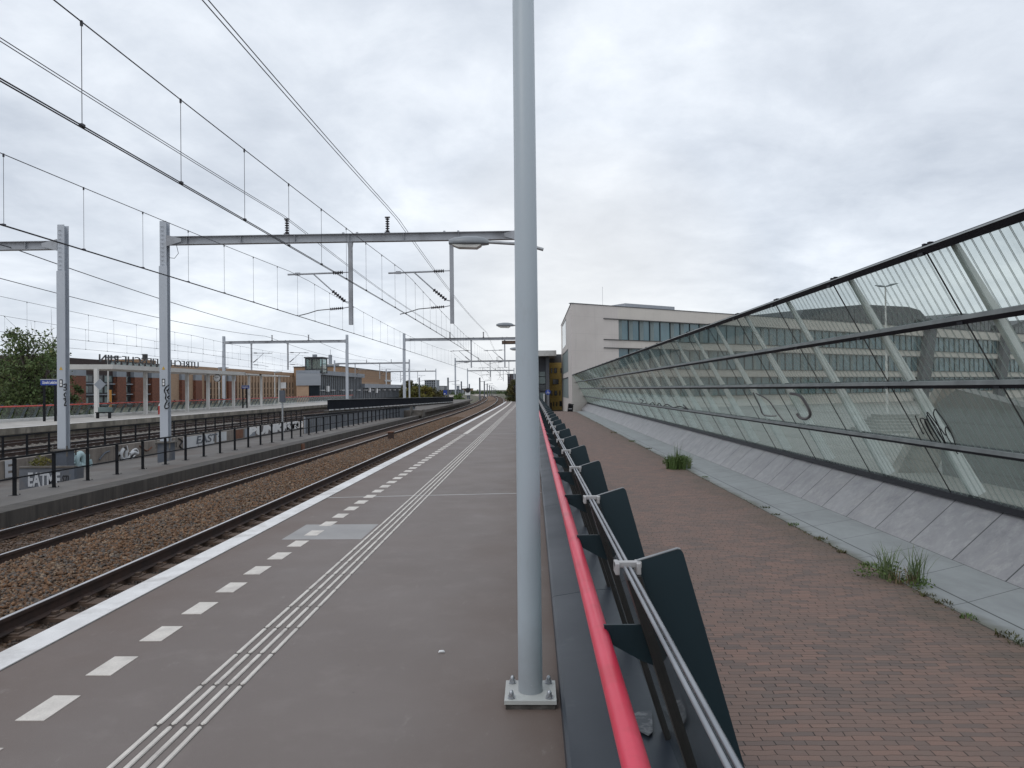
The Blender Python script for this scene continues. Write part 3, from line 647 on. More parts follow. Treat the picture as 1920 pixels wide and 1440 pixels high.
# ------------------------------------------------------------------ lamp posts on the near platform
PX, PY = -.03, 4.015
def lamp_post(x, y, label, zt=4.46):
    t = thing('lamp_post', label, 'lamp post', (x, y, 0), 'lamp posts along the near platform')
    pl = MB().box(x-.137, x+.137, y-.137, y+.137, .028, .048, 0).box(x-.13, x+.13, y-.13, y+.13, -.002, .028, 1)
    pl.build('base_plate', [T['plate'], T['grout']], t)
    for dx in (-.1,.1):
        for dy in (-.1,.1):
            b = MB(); b.tube([(x+dx,y+dy,.049),(x+dx,y+dy,.066)], .0165, 6, smooth=False)
            b.tube([(x+dx,y+dy,.066),(x+dx,y+dy,.075),(x+dx,y+dy,.086),(x+dx,y+dy,.091)], [.0125,.0125,.009,.002], 10); b.tube([(x+dx,y+dy,.049),(x+dx,y+dy,.052)], .021, 12)
            b.build('bolt', T['nut'], t)
    p = MB().tube([(x,y,.04),(x,y,.3),(x,y,2.),(x,y,zt+.25),(x,y,zt+.27)], [.0655,.0655,.062,.057,.03], 28); p.build('pole', T['pole'], t)
    a = MB().tube([(x+.32,y-.02,zt-.13),(x-.05,y-.02,zt-.02),(x-.80,y-.02,zt+.035)], .032, 10); a.tube([(x-.1,y-.02,zt-.045),(x-.1,y-.02,zt+.06)], .045, 10); a.build('arm', T['galv'], t)
    # lantern head: flattened boat shape
    h = MB(); sec = []
    for u, hw, up, lo in ((0,.06,.05,.03),(.12,.12,.10,.035),(.3,.16,.12,.04),(.55,.165,.12,.045),(.8,.13,.09,.04),(.93,.06,.05,.03)):
        X_ = x-.72-u*.82; zc = zt+.02+u*.02
        sec.append([(X_,y-hw,zc-lo*.3),(X_,y-hw*.8,zc+up*.6),(X_,y-hw*.3,zc+up),(X_,y+hw*.3,zc+up),(X_,y+hw*.8,zc+up*.6),(X_,y+hw,zc-lo*.3),(X_,y+hw*.85,zc-lo),(X_,y-hw*.85,zc-lo)])
    vs = [p_ for s_ in sec for p_ in s_]; fs = [(k*8+i,k*8+(i+1)%8,(k+1)*8+(i+1)%8,(k+1)*8+i) for k in range(5) for i in range(8)]+[tuple(range(8)),tuple(range(40,48))]
    h.add(vs, fs, 0, True); hd = h.build('lantern', T['lamp'], t)
    l = MB(); l.prism([(x-.86,zt-.03),(x-.95,zt-.085),(x-1.3,zt-.07),(x-1.42,zt-.02)], y-.12, y+.12); l.build('lens', T['lens'], hd)
    return t
L0 = lamp_post(PX, PY, 'nearest grey lamp post, bolted to the platform beside the red handrail')
copy_tree(L0, (-.06, 10.05, 0), 'second lamp post, its lantern reaching left from behind the nearest post', 'lamp posts along the near platform')
copy_tree(L0, (-.06, 28.4, 0), 'third lamp post along the platform, smaller lantern left of the nearest post', 'lamp posts along the near platform')
copy_tree(L0, (-.06, 47.6, 0), 'fourth lamp post along the platform, tiny lantern near the dark display board', 'lamp posts along the near platform')

# ------------------------------------------------------------------ parapet railing with red handrail
SP, Y1 = 1.252, 2.05
zg, xg = 1.19, .254; lean = .308
def gx(z): return xg+lean*(zg-z)
YE = Y1+SP*67
rl = thing('parapet_railing', 'long leaning glass parapet with red handrail and dark blue fins', 'railing', (.4, 0, 0))
# metal clad plinth: wide sloping sheet with seams
pm = MB()
seams = [-3.+4.35*k for k in range(22)]
for a in range(len(seams)-1):
    y0, y1 = seams[a]+.004, min(seams[a+1]-.004, YE+1)
    if y0 > YE: break
    pm.prism([(.128,-.01),(.60,-.01),(.60,.14),(.42,.13),(.147,.085),(.131,.07)], y0, y1)
pm.build('metal_plinth', T['slate'], rl)
MB().prism([(.602,-1.6),(.95,-1.6),(.93,-.3),(.74,.02),(.602,.10)], -3, YE+1).build('parapet_base', T['barrier'], rl)
hr = MB().tube([(.179, -2+2.*k, .995) for k in range(int((YE+2)/2)+2)], .026, 20)
for k in range(1, 18): hr.tube([(.179,.55+4.9*k-.006,.995),(.179,.55+4.9*k+.006,.995)], .0268, 20)
hr.build('handrail', T['red'], rl)
for dx in (-.0068,.0068):
    MB().tube([(xg+dx+.0, -2, zg-.002), (xg+dx, YE, zg-.002)], .0046, 8).build('glass_edge', T['edgeglass'], rl)
# one bay: fin + bracket + clamp + flange, then copies
def zpt(z, off): return (gx(z)+off, z)
fin = MB(); yy = Y1
poly = [(xg+.03, zg+.012),(.394,1.2350),(.402,1.2335),(.4075,1.228),(.411,1.219),(.95,-.76),(.80,-.76),(gx(-.0)+.04,0.)]
fin.plate([(x, yy, z) for x, z in poly], (0,1,0), .012, 0)
top = [(xg+.03,zg+.0145),(.394,1.2375),(.4025,1.2357),(.402,1.2335),(.394,1.2350),(xg+.03,zg+.012)]
fin.plate([(x, yy-.0015, z) for x, z in top], (0,1,0), .015, 1)
f0 = fin.build('fin', [T['fin'], T['finedge']], rl)
fl = MB().plate([(gx(1.16)-.014,yy-.045,1.16),(gx(1.16)-.014,yy+.05,1.16),(gx(.12)-.014,yy+.05,.12),(gx(.12)-.014,yy-.045,.12)], (1,0,.308), .04, 0); fl.build('post_flange', T['rubber'], f0)
br = MB().plate([(.188,yy-.004,1.028),(.30,yy-.004,1.028),(.37,yy-.004,.96),(.355,yy-.004,.905),(.29,yy-.004,.930),(.200,yy-.004,.98)], (0,1,0), .009); br.build('handrail_bracket', T['fin'], f0)
cl = MB().box(xg-.034, xg+.04, yy-.011, yy+.011, zg-.004, zg+.0125).box(xg-.034,xg-.022,yy-.026,yy+.026,zg-.02,zg+.0115).box(xg+.024,xg+.036,yy-.026,yy+.026,zg-.02,zg+.0115)
cl.build('clamp', T['clamp'], f0, .002)
gp = MB().plate([(gx(zg-.006),yy+.05,zg-.006),(gx(zg-.006),yy+SP-.04,zg-.006),(gx(.14),yy+SP-.04,.14),(gx(.14),yy+.05,.14)], (1,0,.308), .012)
g0 = gp.build('glass_pane', T['parglass'], rl)
for k in range(-2, 67):
    if k == 0: continue
    copy_part(f0, (0, SP*k, 0)); copy_part(g0, (0, SP*k, 0))
# torn remains of a sticker low on the plinth
sx = MB(); P0 = [(1186,1340),(1196,1335),(1222,1332),(1224,1372),(1216,1380),(1208,1376),(1200,1372),(1192,1360)]
pl_n = Vector((-.04,0,1)).normalized(); pl_p = Vector((.5,0,.147))
sx.plate([atplane(a, b, pl_p, pl_n) for a, b in P0], (0,0,1), .001)
tag(sx.build('sticker', T['stickergrey']), 'torn pale sticker remains on the slate coloured plinth', 'sticker')

# ------------------------------------------------------------------ brick path, gutter, stone slope, glass wall
def zpath(y): return ZP if y < 78 else ZP-(y-78)*.028
pv = []; pf = []
ys = [-6+2.*i for i in range(70)]
for y in ys: pv += [(.9,y,zpath(y)),(4.525,y,zpath(y))]
pf = [(2*i,2*i+1,2*i+3,2*i+2) for i in range(len(ys)-1)]
struct(MB().add(pv, pf).build('path', T['brick']))
gv = []; gf = []
for y in ys:
    z = zpath(y); gv += [(4.523,y,z-.02),(4.525,y,z+.012),(4.84,y,z+.004),(5.75,y,z+.03)]
for i in range(len(ys)-1):
    for j in range(3): gf.append((4*i+j,4*i+j+1,4*i+5+j,4*i+4+j))
struct(MB().add(gv, gf).build('gutter', T['gutter']))
YW0, YW1 = -4.0, 91.
struct(MB().prism([(5.752,ZP+.028),(6.47,-.075),(6.9,-.075),(6.9,-1.7),(5.752,-1.7)], YW0, YW1).build('stone_slope', T['stone']))
XB_, ZB_, XT_, ZT_ = 6.5, -.04, 4.70, 3.29
def wx_at(z): return XB_+(XT_-XB_)*(z-ZB_)/(ZT_-ZB_)
wn_ = Vector((ZT_-ZB_, 0, XB_-XT_)).normalized()       # points up and away from the path
gw = thing('glass_wall', 'leaning green glass screen wall with dark rails along the brick path', 'glass wall', (6.5, 40, 0))
lev = [ZB_, .77, 1.68, 2.45, ZT_]
MB().prism([(6.40,-.075),(6.62,-.075),(6.60,-.02),(6.52,.03),(6.45,.0)], YW0, YW1).build('sill', T['darkrail'], gw)
for a, b in zip(lev[:-1], lev[1:]):
    q = MB(); y = 8.5+.45-2.74*4
    while y < YW1-2:
        y1 = y+2.74-.022
        q.plate([(wx_at(a+.015),y,a+.015),(wx_at(a+.015),y1,a+.015),(wx_at(b-.015),y1,b-.015),(wx_at(b-.015),y,b-.015)], wn_, .012); y += 2.74
    q.build('glass_row', T['wallglass'], gw)
for z, h, dpt in ((.77,.045,.10),(1.68,.055,.12),(2.45,.06,.12),(ZT_,.085,.12)):
    c = Vector((wx_at(z),0,z)); along = Vector((XT_-XB_,0,ZT_-ZB_)).normalized()
    a = c-wn_*.06; 
    pr = [a-along*h/2, a+along*h/2, a+along*h/2+wn_*(dpt+.05), a-along*h/2+wn_*(dpt+.05)]
    r = MB().prism([(p.x,p.z) for p in pr][::-1], YW0, YW1, 0)
    sh = [a+along*(h/2+.001)-wn_*.005, a+along*(h/2+(.04 if z < 3 else .008))-wn_*-.03, a+along*(h/2+(.04 if z < 3 else .008))+wn_*.05, a+along*(h/2+.001)+wn_*.05]
    r.prism([(p.x,p.z) for p in sh][::-1], YW0, YW1, 1)
    k = -3
    while True:      # small clamps at the panel joints
        y = 8.5+.45+2.74*k; k += 1
        if y > YW1: break
        if y < YW0: continue
        r.box(c.x-.06, c.x-.02, y-.06, y+.06, c.z-h/2-.025, c.z-h/2+.01, 0)
        if z == ZT_: r.box(c.x-.0, c.x+.05, y-.10, y-.05, c.z+.03, c.z+.085, 0); r.box(c.x-.0, c.x+.05, y+.02, y+.07, c.z+.03, c.z+.085, 0)
    r.build('wall_rail', [T['darkrail'], T['railtopgrey']], gw)
# panel joints: slim black gaskets; steel ribs behind the glass
def slant(name, y0, y1, off0, off1, mat, parent, z0=ZB_, z1=ZT_):
    a = Vector((wx_at(z0),0,z0)); b = Vector((wx_at(z1),0,z1)); q = [a+wn_*off0, b+wn_*off0, b+wn_*off1, a+wn_*off1]
    return MB().prism([(p.x,p.z) for p in q][::-1], y0, y1).build(name, mat, parent)
ra, rb_ = Vector((wx_at(ZB_),0,ZB_)), Vector((wx_at(ZT_),0,ZT_)); rq = [ra+wn_*.05, rb_+wn_*.05, rb_+wn_*.10, ra+wn_*.26]
rib = MB().prism([(p.x,p.z) for p in rq][::-1], 8.46, 8.54).build('steel_rib', T['mullion'], gw)
gk = slant('gasket', 8.5+.45-.005, 8.5+.45+.005, -.003, .013, T['rubber'], gw)
for k in range(-4, 31):
    if k == 0: continue
    if YW0 < 8.5+2.74*k < YW1: copy_part(rib, (0, 2.74*k, 0)); copy_part(gk, (0, 2.74*k, 0))
wp = Vector((XB_,0,ZB_))-wn_*.006
og = lambda a, b: atplane(a, b, wp, wn_)
S = lambda L_: [(1640+x/6, 700+y/6) for x, y in L_]
for L_ in ([(455,475),(490,560),(525,640),(545,680),(552,670)], [(640,765),(580,660),(530,560),(512,515),(530,505),(560,520),(600,600),(660,720),(690,765)], [(690,765),(620,660),(570,560),(565,520),(590,525),(650,630),(745,780)],
           [(745,780),(650,620),(595,520),(588,480),(610,490),(700,650),(795,790)], [(795,800),(700,620),(600,470),(592,440),(615,460),(720,600),(800,700)], [(800,790),(720,600),(665,470),(668,420),(685,405),(720,450),(800,560),(870,690),(910,810)],
           [(870,800),(820,720),(795,650),(800,605),(815,610),(850,660)], [(905,860),(930,900),(938,905)]):
    scribble('graffiti', S(L_), .008, T['blackpaint'], gw, og)
for L_, w in (([(1482,738),(1500,742),(1512,758),(1519,775),(1513,785),(1500,783),(1494,775)], .032), ([(1418,738),(1440,750),(1458,775),(1470,790)], .016), ([(1412,736),(1424,760),(1432,778),(1455,780)], .016)):
    scribble('graffiti', L_, w, T['greyspray'], gw, og)
for L_ in ([(1200,748),(1206,752),(1201,757),(1212,756)], [(1217,759),(1224,755),(1230,762),(1236,756),(1242,763),(1250,758),(1262,764),(1275,762),(1288,768)], [(1281,759),(1290,768),(1284,764)]):
    scribble('graffiti', L_, .02, T['blackpaint'], gw, og)

# weeds along the kerb
base = atz(1690,1093,ZP); w = thing('reed_clump', 'tall grassy reed clump growing from the gutter beside the bricks', 'weed', base, 'weeds along the kerb')
blades('reed_blades', (base.x-.07,base.y+.2,ZP), 60, .52, .10, T['reed'], w, .6, .0055); blades('reed_blades', (base.x+.18,base.y-.02,ZP), 60, .56, .10, T['reed'], w, .6, .0055); blades('dry_stalks', (base.x+.02,base.y,ZP), 60, .26, .17, T['straw'], w, 1.0, .005)
leaves('low_foliage', [(base.x-.25,base.y+.35,ZP+.07),(base.x+.12,base.y-.22,ZP+.05),(base.x-.05,base.y+.1,ZP+.1)], [.17,.16,.2], [150,130,130], .022, T['weed'], w)
base = atz(1272,879,ZP); w = thing('weed_bush', 'bushy green weed standing against the kerb further along the path', 'weed', base, 'weeds along the kerb')
leaves('foliage', [(base.x,base.y,ZP+.2),(base.x+.25,base.y+.3,ZP+.18),(base.x-.2,base.y+.2,ZP+.2),(base.x+.1,base.y,ZP+.3)], [.26,.26,.24,.2], [450,420,380,250], .03, T['weed'], w)
blades('blades', (base.x,base.y,ZP), 220, .56, .36, T['weed'], w, .6, .009); blades('tall_stem', (base.x-.05,base.y,ZP), 14, .95, .1, T['weed'], w, .25, .01)
spots = [(1320,895,.15),(1432,953,.16),(1452,966,.14),(1485,985,.17),(1535,1012,.17),(1575,1036,.13),(1625,1060,.18),(1735,1118,.14),(1765,1132,.15),(1812,1160,.15),(1880,1193,.18),(1905,1208,.16),(1185,828,.3),(1150,812,.3),(1215,842,.25)]
for i, (a, b, s) in enumerate(spots):
    p = atz(a, b, ZP)
    w = blades('weed_tuft', (p.x+.03,p.y,ZP), 46, s*.4, s*.6, T['moss' if i % 3 else 'weed'], None, 1.2, .006)
    tag(w, 'small weed tuft rooted in the joint between bricks and gutter', 'weed', 'small weed tufts')
def mossline():
    V = []; Q = []
    for i in range(1500):
        y = 4+58*rng.random()**1.6
        if math.sin(y*1.7)+math.sin(y*.63+1)+rng.normal(0,.5) < .35: continue
        x = 4.50+rng.normal(0,.035); s = rng.uniform(.006,.018); z = ZP+.012; o = len(V); a = rng.uniform(0,6.28)
        V += [(x-s*math.cos(a),y-s*math.sin(a),z),(x+s*math.cos(a),y+s*math.sin(a),z+.003),(x+rng.normal(0,.01),y+rng.normal(0,.02),z+s*1.3)]; Q.append((o,o+1,o+2))
    npmesh('moss', np.array(V), np.array(Q), T['moss'], kind='stuff')
mossline()

# ------------------------------------------------------------------ catenary gantries
def ibeam_v(m, x, y, z0, z1, w=.30, d=.30, t=.022):
    m.box(x-w/2, x+w/2, y-d/2, y-d/2+t, z0, z1); m.box(x-w/2, x+w/2, y+d/2-t, y+d/2, z0, z1); m.box(x-t/2, x+t/2, y-d/2+t, y+d/2-t, z0, z1)
def ibeam_h(m, x0, x1, y, zb, zt, d=.26, t=.022):
    m.box(x0, x1, y-d/2, y+d/2, zb, zb+t); m.box(x0, x1, y-d/2, y+d/2, zt-t, zt); m.box(x0, x1, y-.01, y+.01, zb+t, zt-t)
    x = x0+.8
    while x < x1-.4: m.box(x-.006, x+.006, y-d/2+.02, y+d/2-.02, zb+t, zt-t); x += 2.2
def gantry(xl, xr, y, zb, zt, zbl, zbr, drops, label, detail=True, near_left=True, arm=-1, foot=True):
    t = thing('catenary_gantry', label, 'catenary gantry', (xl, y, zbl), 'overhead line gantries')
    for side, (x, z0) in enumerate(((xl, zbl), (xr, zbr))):
        m = MB(); ibeam_v(m, x, y, z0, zt+.62, .27, .30); m.box(x-.165, x+.165, y-.175, y-.152, z0+.9, zt-1.2)
        for k in range(10): m.rod((x-.08,y-.19,zt+.4-.17*k), (x+.03,y-.19,zt+.4-.17*k), .012, n=6)
        mt = m.build('mast', T['mast'], t)
        if foot:
            fo = MB(); fo.box(x-.34, x+.34, y-.34, y+.34, z0+.82, z0+.87, 1); fo.box(x-.24, x+.24, y-.24, y+.24, z0-.3, z0+.82, 0)
            for a in (-.28,.28):
                for b in (-.28,.28): fo.rod((x+a,y+b,z0+.6), (x+a,y+b,z0+1.02), .03, n=8, mi=1)
            if side == 0 or z0 < -.5: fo.build('mast_foot', [T['mastdark'], T['concrete']], t)
        if detail:
            sg = MB().box(x-.06, x+.06, y-.185, y-.177, 1.95, 2.25, 0).box(x-.035, x+.035, y-.188, y-.185, 2.11, 2.21, 1).box(x-.035, x+.035, y-.188, y-.185, 1.99, 2.09, 1); sg.build('number_plate', [T['blackpaint'], T['white']], mt)
            MB().plate([(x-.07,y-.18,2.62),(x+.07,y-.18,2.62),(x,y-.18,2.75)], (0,-1,0), .004).build('warning_triangle', T['warn'], mt)
    b = MB(); ibeam_h(b, xl+.14, xr-.14, y, zb, zt)
    for x, sgn in ((xl,1),(xr,-1)):
        b.plate([(x+sgn*.14,y-.155,zt+.05),(x+sgn*.14,y-.155,zb-.08),(x+sgn*.75,y-.155,zb+.10),(x+sgn*.75,y-.155,zt-.10)], (0,-1,0), .014)
    b.build('beam', T['beam'], t)
    if detail:
        MB().tube([(xl+.5,y-.05,zb),(xl+.58,y-.05,zb-.35),(xl+.42,y-.05,zb-.55),(xl+.2,y-.05,zb-.52)], .012, 6).build('earth_cable', T['wire'], t)
    for xd in drops:
        p = MB(); ibeam_v(p, xd, y, 4.34, zb, .15, .15, .015); p.add([(xd-.1,y-.1,zb),(xd+.1,y-.1,zb),(xd+.06,y-.07,zb-.35),(xd-.06,y-.07,zb-.35),(xd-.1,y+.1,zb),(xd+.1,y+.1,zb),(xd+.06,y+.07,zb-.35),(xd-.06,y+.07,zb-.35)], [(0,1,2,3),(7,6,5,4),(0,3,7,4),(1,5,6,2)])
        for dx in (-.28,.28): p.box(xd+dx-.04, xd+dx+.04, y-.05, y+.05, zt, zt+.06)
        dp = p.build('drop_post', T['beam'], t); s = arm
        c = MB(); c.rod((xd+s*.72,y,6.44), (xd+s*2.55,y,6.40), .036, n=8); c.rod((xd+s*1.5,y,6.40), (xd+s*.75,y,5.72), .026, n=8)
        c.box(xd+s*2.15-.1, xd+s*2.15+.1, y-.04, y+.04, 6.36, 6.47)
        c.build('cantilever', T['beam'], dp); MB().rod((xd+s*.07,y,6.46), (xd+s*.3,y,6.455), .02, n=6).build('bracket', T['beam'], dp); MB().rod((xd+s*.07,y,5.25), (xd+s*.22,y,5.28), .02, n=6).build('bracket', T['beam'], dp)
        for a_, b_, r_, k_ in (((xd+s*.3,y,6.455), (xd+s*.72,y,6.44), .075, 6), ((xd+s*.75,y,5.72), (xd+s*.22,y,5.28), .075, 6), ((xd+s*.3,y,5.02), (xd+s*.85,y,4.98), .06, 7)): MB().disc_stack(a_, b_, r_, k_).build('insulator', T['insul'], dp)
        MB().rod((xd+s*.06,y,5.06),(xd+s*.3,y,5.02), .018, n=6).build('bracket', T['beam'], dp); r = MB().tube([(xd+s*.85,y,4.98),(xd+s*1.35,y,4.94),(xd+s*1.75,y,4.82),(xd+s*2.1,y,4.74)], .018, 6); r.build('registration_arm', T['insul'], dp)
        q = MB(); xi = xd+s*2.55 if s > 0 else xd-2.55
        xi = xd+s*2.2-(.37 if s < 0 else -.37)
        q.box(xi-.1, xi+.1, y-.1, y+.1, zt, zt+.05); q.disc_stack((xi,y,zt+.05), (xi,y,zt+.62), .085, 6); q.box(xi-.1, xi+.1, y-.03, y+.03, zt+.62, zt+.67); q.build('post_insulator', T['insul'], dp)
    return t
GY = [-30.5, 29.5, 89.5, 160., 240.]
gnames = {1: 'nearest catenary gantry, beam above the near tracks with two hanging posts', 2: 'second gantry over the near tracks, beside the dark display board', 3: 'third gantry over the near tracks, further along the line', 4: 'farthest grey gantry over the near tracks, near the bend'}
for i in (1,2,3,4):
    y = GY[i]; s = cx(y)
    gantry(-14.85+s-(.6 if i == 2 else 0), -.33+s*.9, y, 7.67, 8.0, -1.15, 0 if i < 3 else -1., (-7.28+s, -3.20+s), gnames[i], i == 1)
gantry(-34., -18.4, 28.5, 7.36, 7.69, -1.1, -1.35, (-30.5,-25.8), 'left hand gantry mast with black tag graffiti beside the concrete box', True)
gantry(-37.8, -22.6, 89.5, 7.60, 7.93, 0, -1., (-34.4,-29.9), 'second gantry over the far tracks, in front of the lift tower', False, arm=1, foot=False)
gantry(-44., -27.3, 163., 7.6, 7.93, -1., -1., (-39.4,-33.9), 'third gantry over the far tracks, above the dark barrier', False, arm=1, foot=False)
gantry(-47., -31., 236., 7.6, 7.93, -1., -1., (-42.4,-36.9), 'farthest gantry over the far tracks, beyond the station hall', False, arm=1, foot=False)
# black tags sprayed on the two nearest masts
gts = [o for o in COL.objects if o.name.startswith('catenary_gantry')]
mast1 = [c for c in gts[0].children if c.name.startswith('mast')][0]; mastL = [c for c in gts[4].children if c.name.startswith('mast')][1]
on1 = lambda a, b: aty(a, b, 29.5-.19); onL = lambda a, b: aty(a, b, 28.5-.19)
for L_ in ([(317,722),(311,726),(308,733),(311,740),(310,747),(314,752)], [(312,732),(316,730)], [(313,752),(309,760),(310,766),(317,764)], [(317,728),(314,734),(317,738)], [(318,742),(314,745),(318,748)], [(318,755),(315,758),(318,762)]):
    scribble('graffiti', L_, .022, T['blackpaint'], mast1, on1)
for L_ in ([(119,721),(124,720),(124,725),(120,726),(124,727),(124,731),(119,731)], [(123,736),(120,740),(123,745)], [(119,748),(123,747),(122,752)], [(124,752),(121,760),(125,760)]):
    scribble('graffiti', L_, .022, T['blackpaint'], mastL, onL)

# ------------------------------------------------------------------ overhead wires
def sag(y, z, k=.00055, nodes=GY):
    for a, b in zip(nodes[:-1], nodes[1:]):
        if a <= y <= b: m_ = (a+b)/2; h = (b-a)/2; return z-k*(h*h-(y-m_)**2)
    return z
def line_wires(xc, zc, zm, label, y0, y1, shift, dr0, step=2.35, nodes=GY, double=True, r=.0088):
    t = thing('overhead_line', label, 'overhead line', (xc, y0, zc), 'overhead lines')
    def xst(y): # gentle stagger from gantry to gantry
        return xc+shift(y)+.16*math.sin((y-nodes[1])*math.pi/60.+1.57)-.16
    ys = []; y = y0
    while y < y1: ys.append(y); y += 2.5 if y < 60 else 5
    c = MB()
    for dx in ((-.022,.022) if double else (0,)): c.tube([(xst(y)+dx, y, zc) for y in ys], r, 5)
    c.build('contact_wire', T['wire'], t)
    MB().tube([(xst(y), y, sag(y, zm, .00055, nodes)) for y in ys], r, 5).build('messenger_wire', T['wire'], t)
    y = dr0; n_ = 0
    while y < y1-1 and n_ < 60:
        zz = sag(y, zm, .00055, nodes); x = xst(y)
        d_ = MB().rod((x,y,zc), (x,y,zz), .0045, n=5); d_.box(x-.022, x+.022, y-.03, y+.03, zc-.01, zc+.03); d_.box(x-.012, x+.012, y-.012, y+.012, zz-.05, zz+.012)
        d_.build('dropper', T['wire'], t); n_ += 1; y += step if y < 60 else step*1.6
    return t
line_wires(-5.04, 4.74, 6.40, 'overhead contact line above the near track', -14, 239, cx, 3.6)
line_wires(-9.42, 4.72, 6.40, 'overhead contact line above the second track', -4, 239, cx, 8.3)
GL = [-31.5, 28.5, 89.5, 163., 236.]
def left_shift(y):
    for a, b, s0, s1 in ((-40,50,0,0),(50,89.5,0,-4.3),(89.5,163,-4.3,-8.9),(163,260,-8.9,-12.5)):
        if a <= y <= b: return s0+(s1-s0)*(y-a)/(b-a)
    return 0
line_wires(-23.1, 4.42, 6.05, 'overhead contact line above the track behind the graffiti wall', 10, 235, left_shift, 12, 2.35, GL, False, .009)
line_wires(-27.55, 4.42, 6.05, 'overhead contact line above the track along the opposite platform', 10, 235, left_shift, 12, 2.35, GL, False, .009)
def feeder(x, z, label, y0, y1, shift, nodes, r=.0105, dbl=.10, zf=None):
    t = MB(); ys = []; y = y0
    while y < y1: ys.append(y); y += 2.5
    for dx in ((-dbl/2, dbl/2) if dbl else (0,)): t.tube([(x+shift(y)+dx, y, sag(y, z+(zf(y) if zf else 0), .00055, nodes)) for y in ys], r, 5)
    tag(t.build('feeder_cable', T['wire']), label, 'cable', 'feeder cables')
feeder(-5.43, 8.68, 'double feeder cable carried on the gantry insulators above the near track', -10, 239, cx, GY)
feeder(-9.84, 8.68, 'double feeder cable carried on the gantry insulators above the second track', -6, 239, cx, GY)
fs_ = lambda y: -.119*(y-28.5) if y < 89.5 else -7.26-.066*(y-89.5)
fz_ = lambda y: min(1., max(0., (y-28.5)/61.))
feeder(-20.5, 7.47, 'single feeder cable crossing in front of the left hand gantry beam', 6, 235, fs_, GL, .02, 0, fz_)
feeder(-25.2, 7.47, 'single feeder cable above the track along the opposite platform', 6, 235, fs_, GL, .02, 0, fz_)
# ------------------------------------------------------------------ opposite platform
ZF = -.20
XE, XPAR, XCOL = -29.2, -36.2, -34.4
fp = struct(MB().prism([(XE,ZF),(-38.,ZF),(-38.,-1.7),(XE-.6,-1.7),(XE-.6,ZF-.36),(XE,ZF-.36)], 18, 150).build('opposite_platform', T['edge_conc']))
MB().box(-35.9, XE-.35, 18, 150, ZF-.002, ZF+.004).build('paving', T['deck'], fp)
MB().box(XE-.3, XE-.05, 18, 150, ZF-.002, ZF+.006).build('edge_line', T['white_line'], fp)
fr = thing('parapet_railing', 'distant glass parapet with red handrail behind the opposite platform', 'railing', (XPAR, 44, ZF))
MB().box(XPAR-.3, XPAR+.25, 40, 146, ZF-.01, ZF+.18).build('pale_kerb', T['whitefascia'], fr)
MB().tube([(XPAR+.45,40,ZF+1.05),(XPAR+.45,146,ZF+1.05)], .05, 8).build('handrail', T['redfar'], fr)
f = MB().plate([(XPAR+.34,44,ZF+1.16),(XPAR+.16,44,ZF+1.2),(XPAR-.55,44,ZF-.2),(XPAR-.2,44,ZF+.18)], (0,1,0), .05); f.plate([(XPAR+.5,44,ZF+1.06),(XPAR+.25,44,ZF+1.06),(XPAR+.15,44,ZF+.86)], (0,1,0), .03); f0_ = f.build('fin', T['fin'], fr)
q = MB().plate([(XPAR+.32,44.08,ZF+1.12),(XPAR+.32,45.2,ZF+1.12),(XPAR-.02,45.2,ZF+.2),(XPAR-.02,44.08,ZF+.2)], (1,0,-.3), .012); q0_ = q.build('glass_pane', T['parglass'], fr)
for k in range(-3, 80):
    if k: copy_part(f0_, (0, 1.27*k, 0)); copy_part(q0_, (0, 1.27*k, 0))
# canopy on columns
def colpx(px): return atx(px, 760, XCOL).y
cp = thing('platform_canopy', 'long pale canopy on slim white columns over the opposite platform', 'canopy', (XCOL, 60, ZF))
ca, cb = atx(131, 740, XCOL-2.6).y, atx(446, 740, XCOL).y
zc_ = aty(300, 697, atx(300, 740, XCOL).y).z
MB().prism([(XCOL+.9,zc_),(XCOL+.9,zc_+.36),(XCOL-2.6,zc_+.4),(XCOL-2.6,zc_)], ca, cb).build('roof', T['whitecanopy'], cp)
MB().tube([(XCOL-2.,cb,zc_+.185),(XCOL+.9,cb,zc_+.185)], .18, 10).build('rounded_end', T['whitefascia'], cp)
for px in (181, 273, 351, 390, 438):
    y = colpx(px); MB().box(XCOL-.14, XCOL+.14, y-.12, y+.12, ZF, zc_).build('column', T['whitefascia'], cp)
text_part('lettering', 'UTRECHT LEIDSCHE RIJN', .95, (XCOL-1.2, (atx(372,690,XCOL-1.2).y+atx(186,690,XCOL-1.2).y)/2, atx(348,689,XCOL-1.2).z+.30), (0,-1,0), (0,0,1), T['frame'], cp, .04, -.006, 0, atx(372,690,XCOL-1.2).y-atx(186,690,XCOL-1.2).y)
for i, px in enumerate((467, 490, 524)):
    y = atx(px, 760, XCOL).y; t = thing('canopy_post', ('white post with short flat canopy just past the long canopy', 'second white post with short flat canopy past the long canopy', 'farthest white post with short canopy and hanging board')[i], 'canopy', (XCOL, y, ZF), 'small canopies')
    MB().box(XCOL-.12, XCOL+.12, y-.1, y+.1, ZF, zc_+.1).build('post', T['whitefascia'], t); MB().box(XCOL-1.6, XCOL+.6, y-2.2, y+2.6, zc_+.1, zc_+.24).build('roof', T['whitefascia'], t)
    if i == 2: MB().box(XCOL+.2, XCOL+.9, y-.05, y+.05, zc_-1.5, zc_-.7).build('board', T['white'], t)
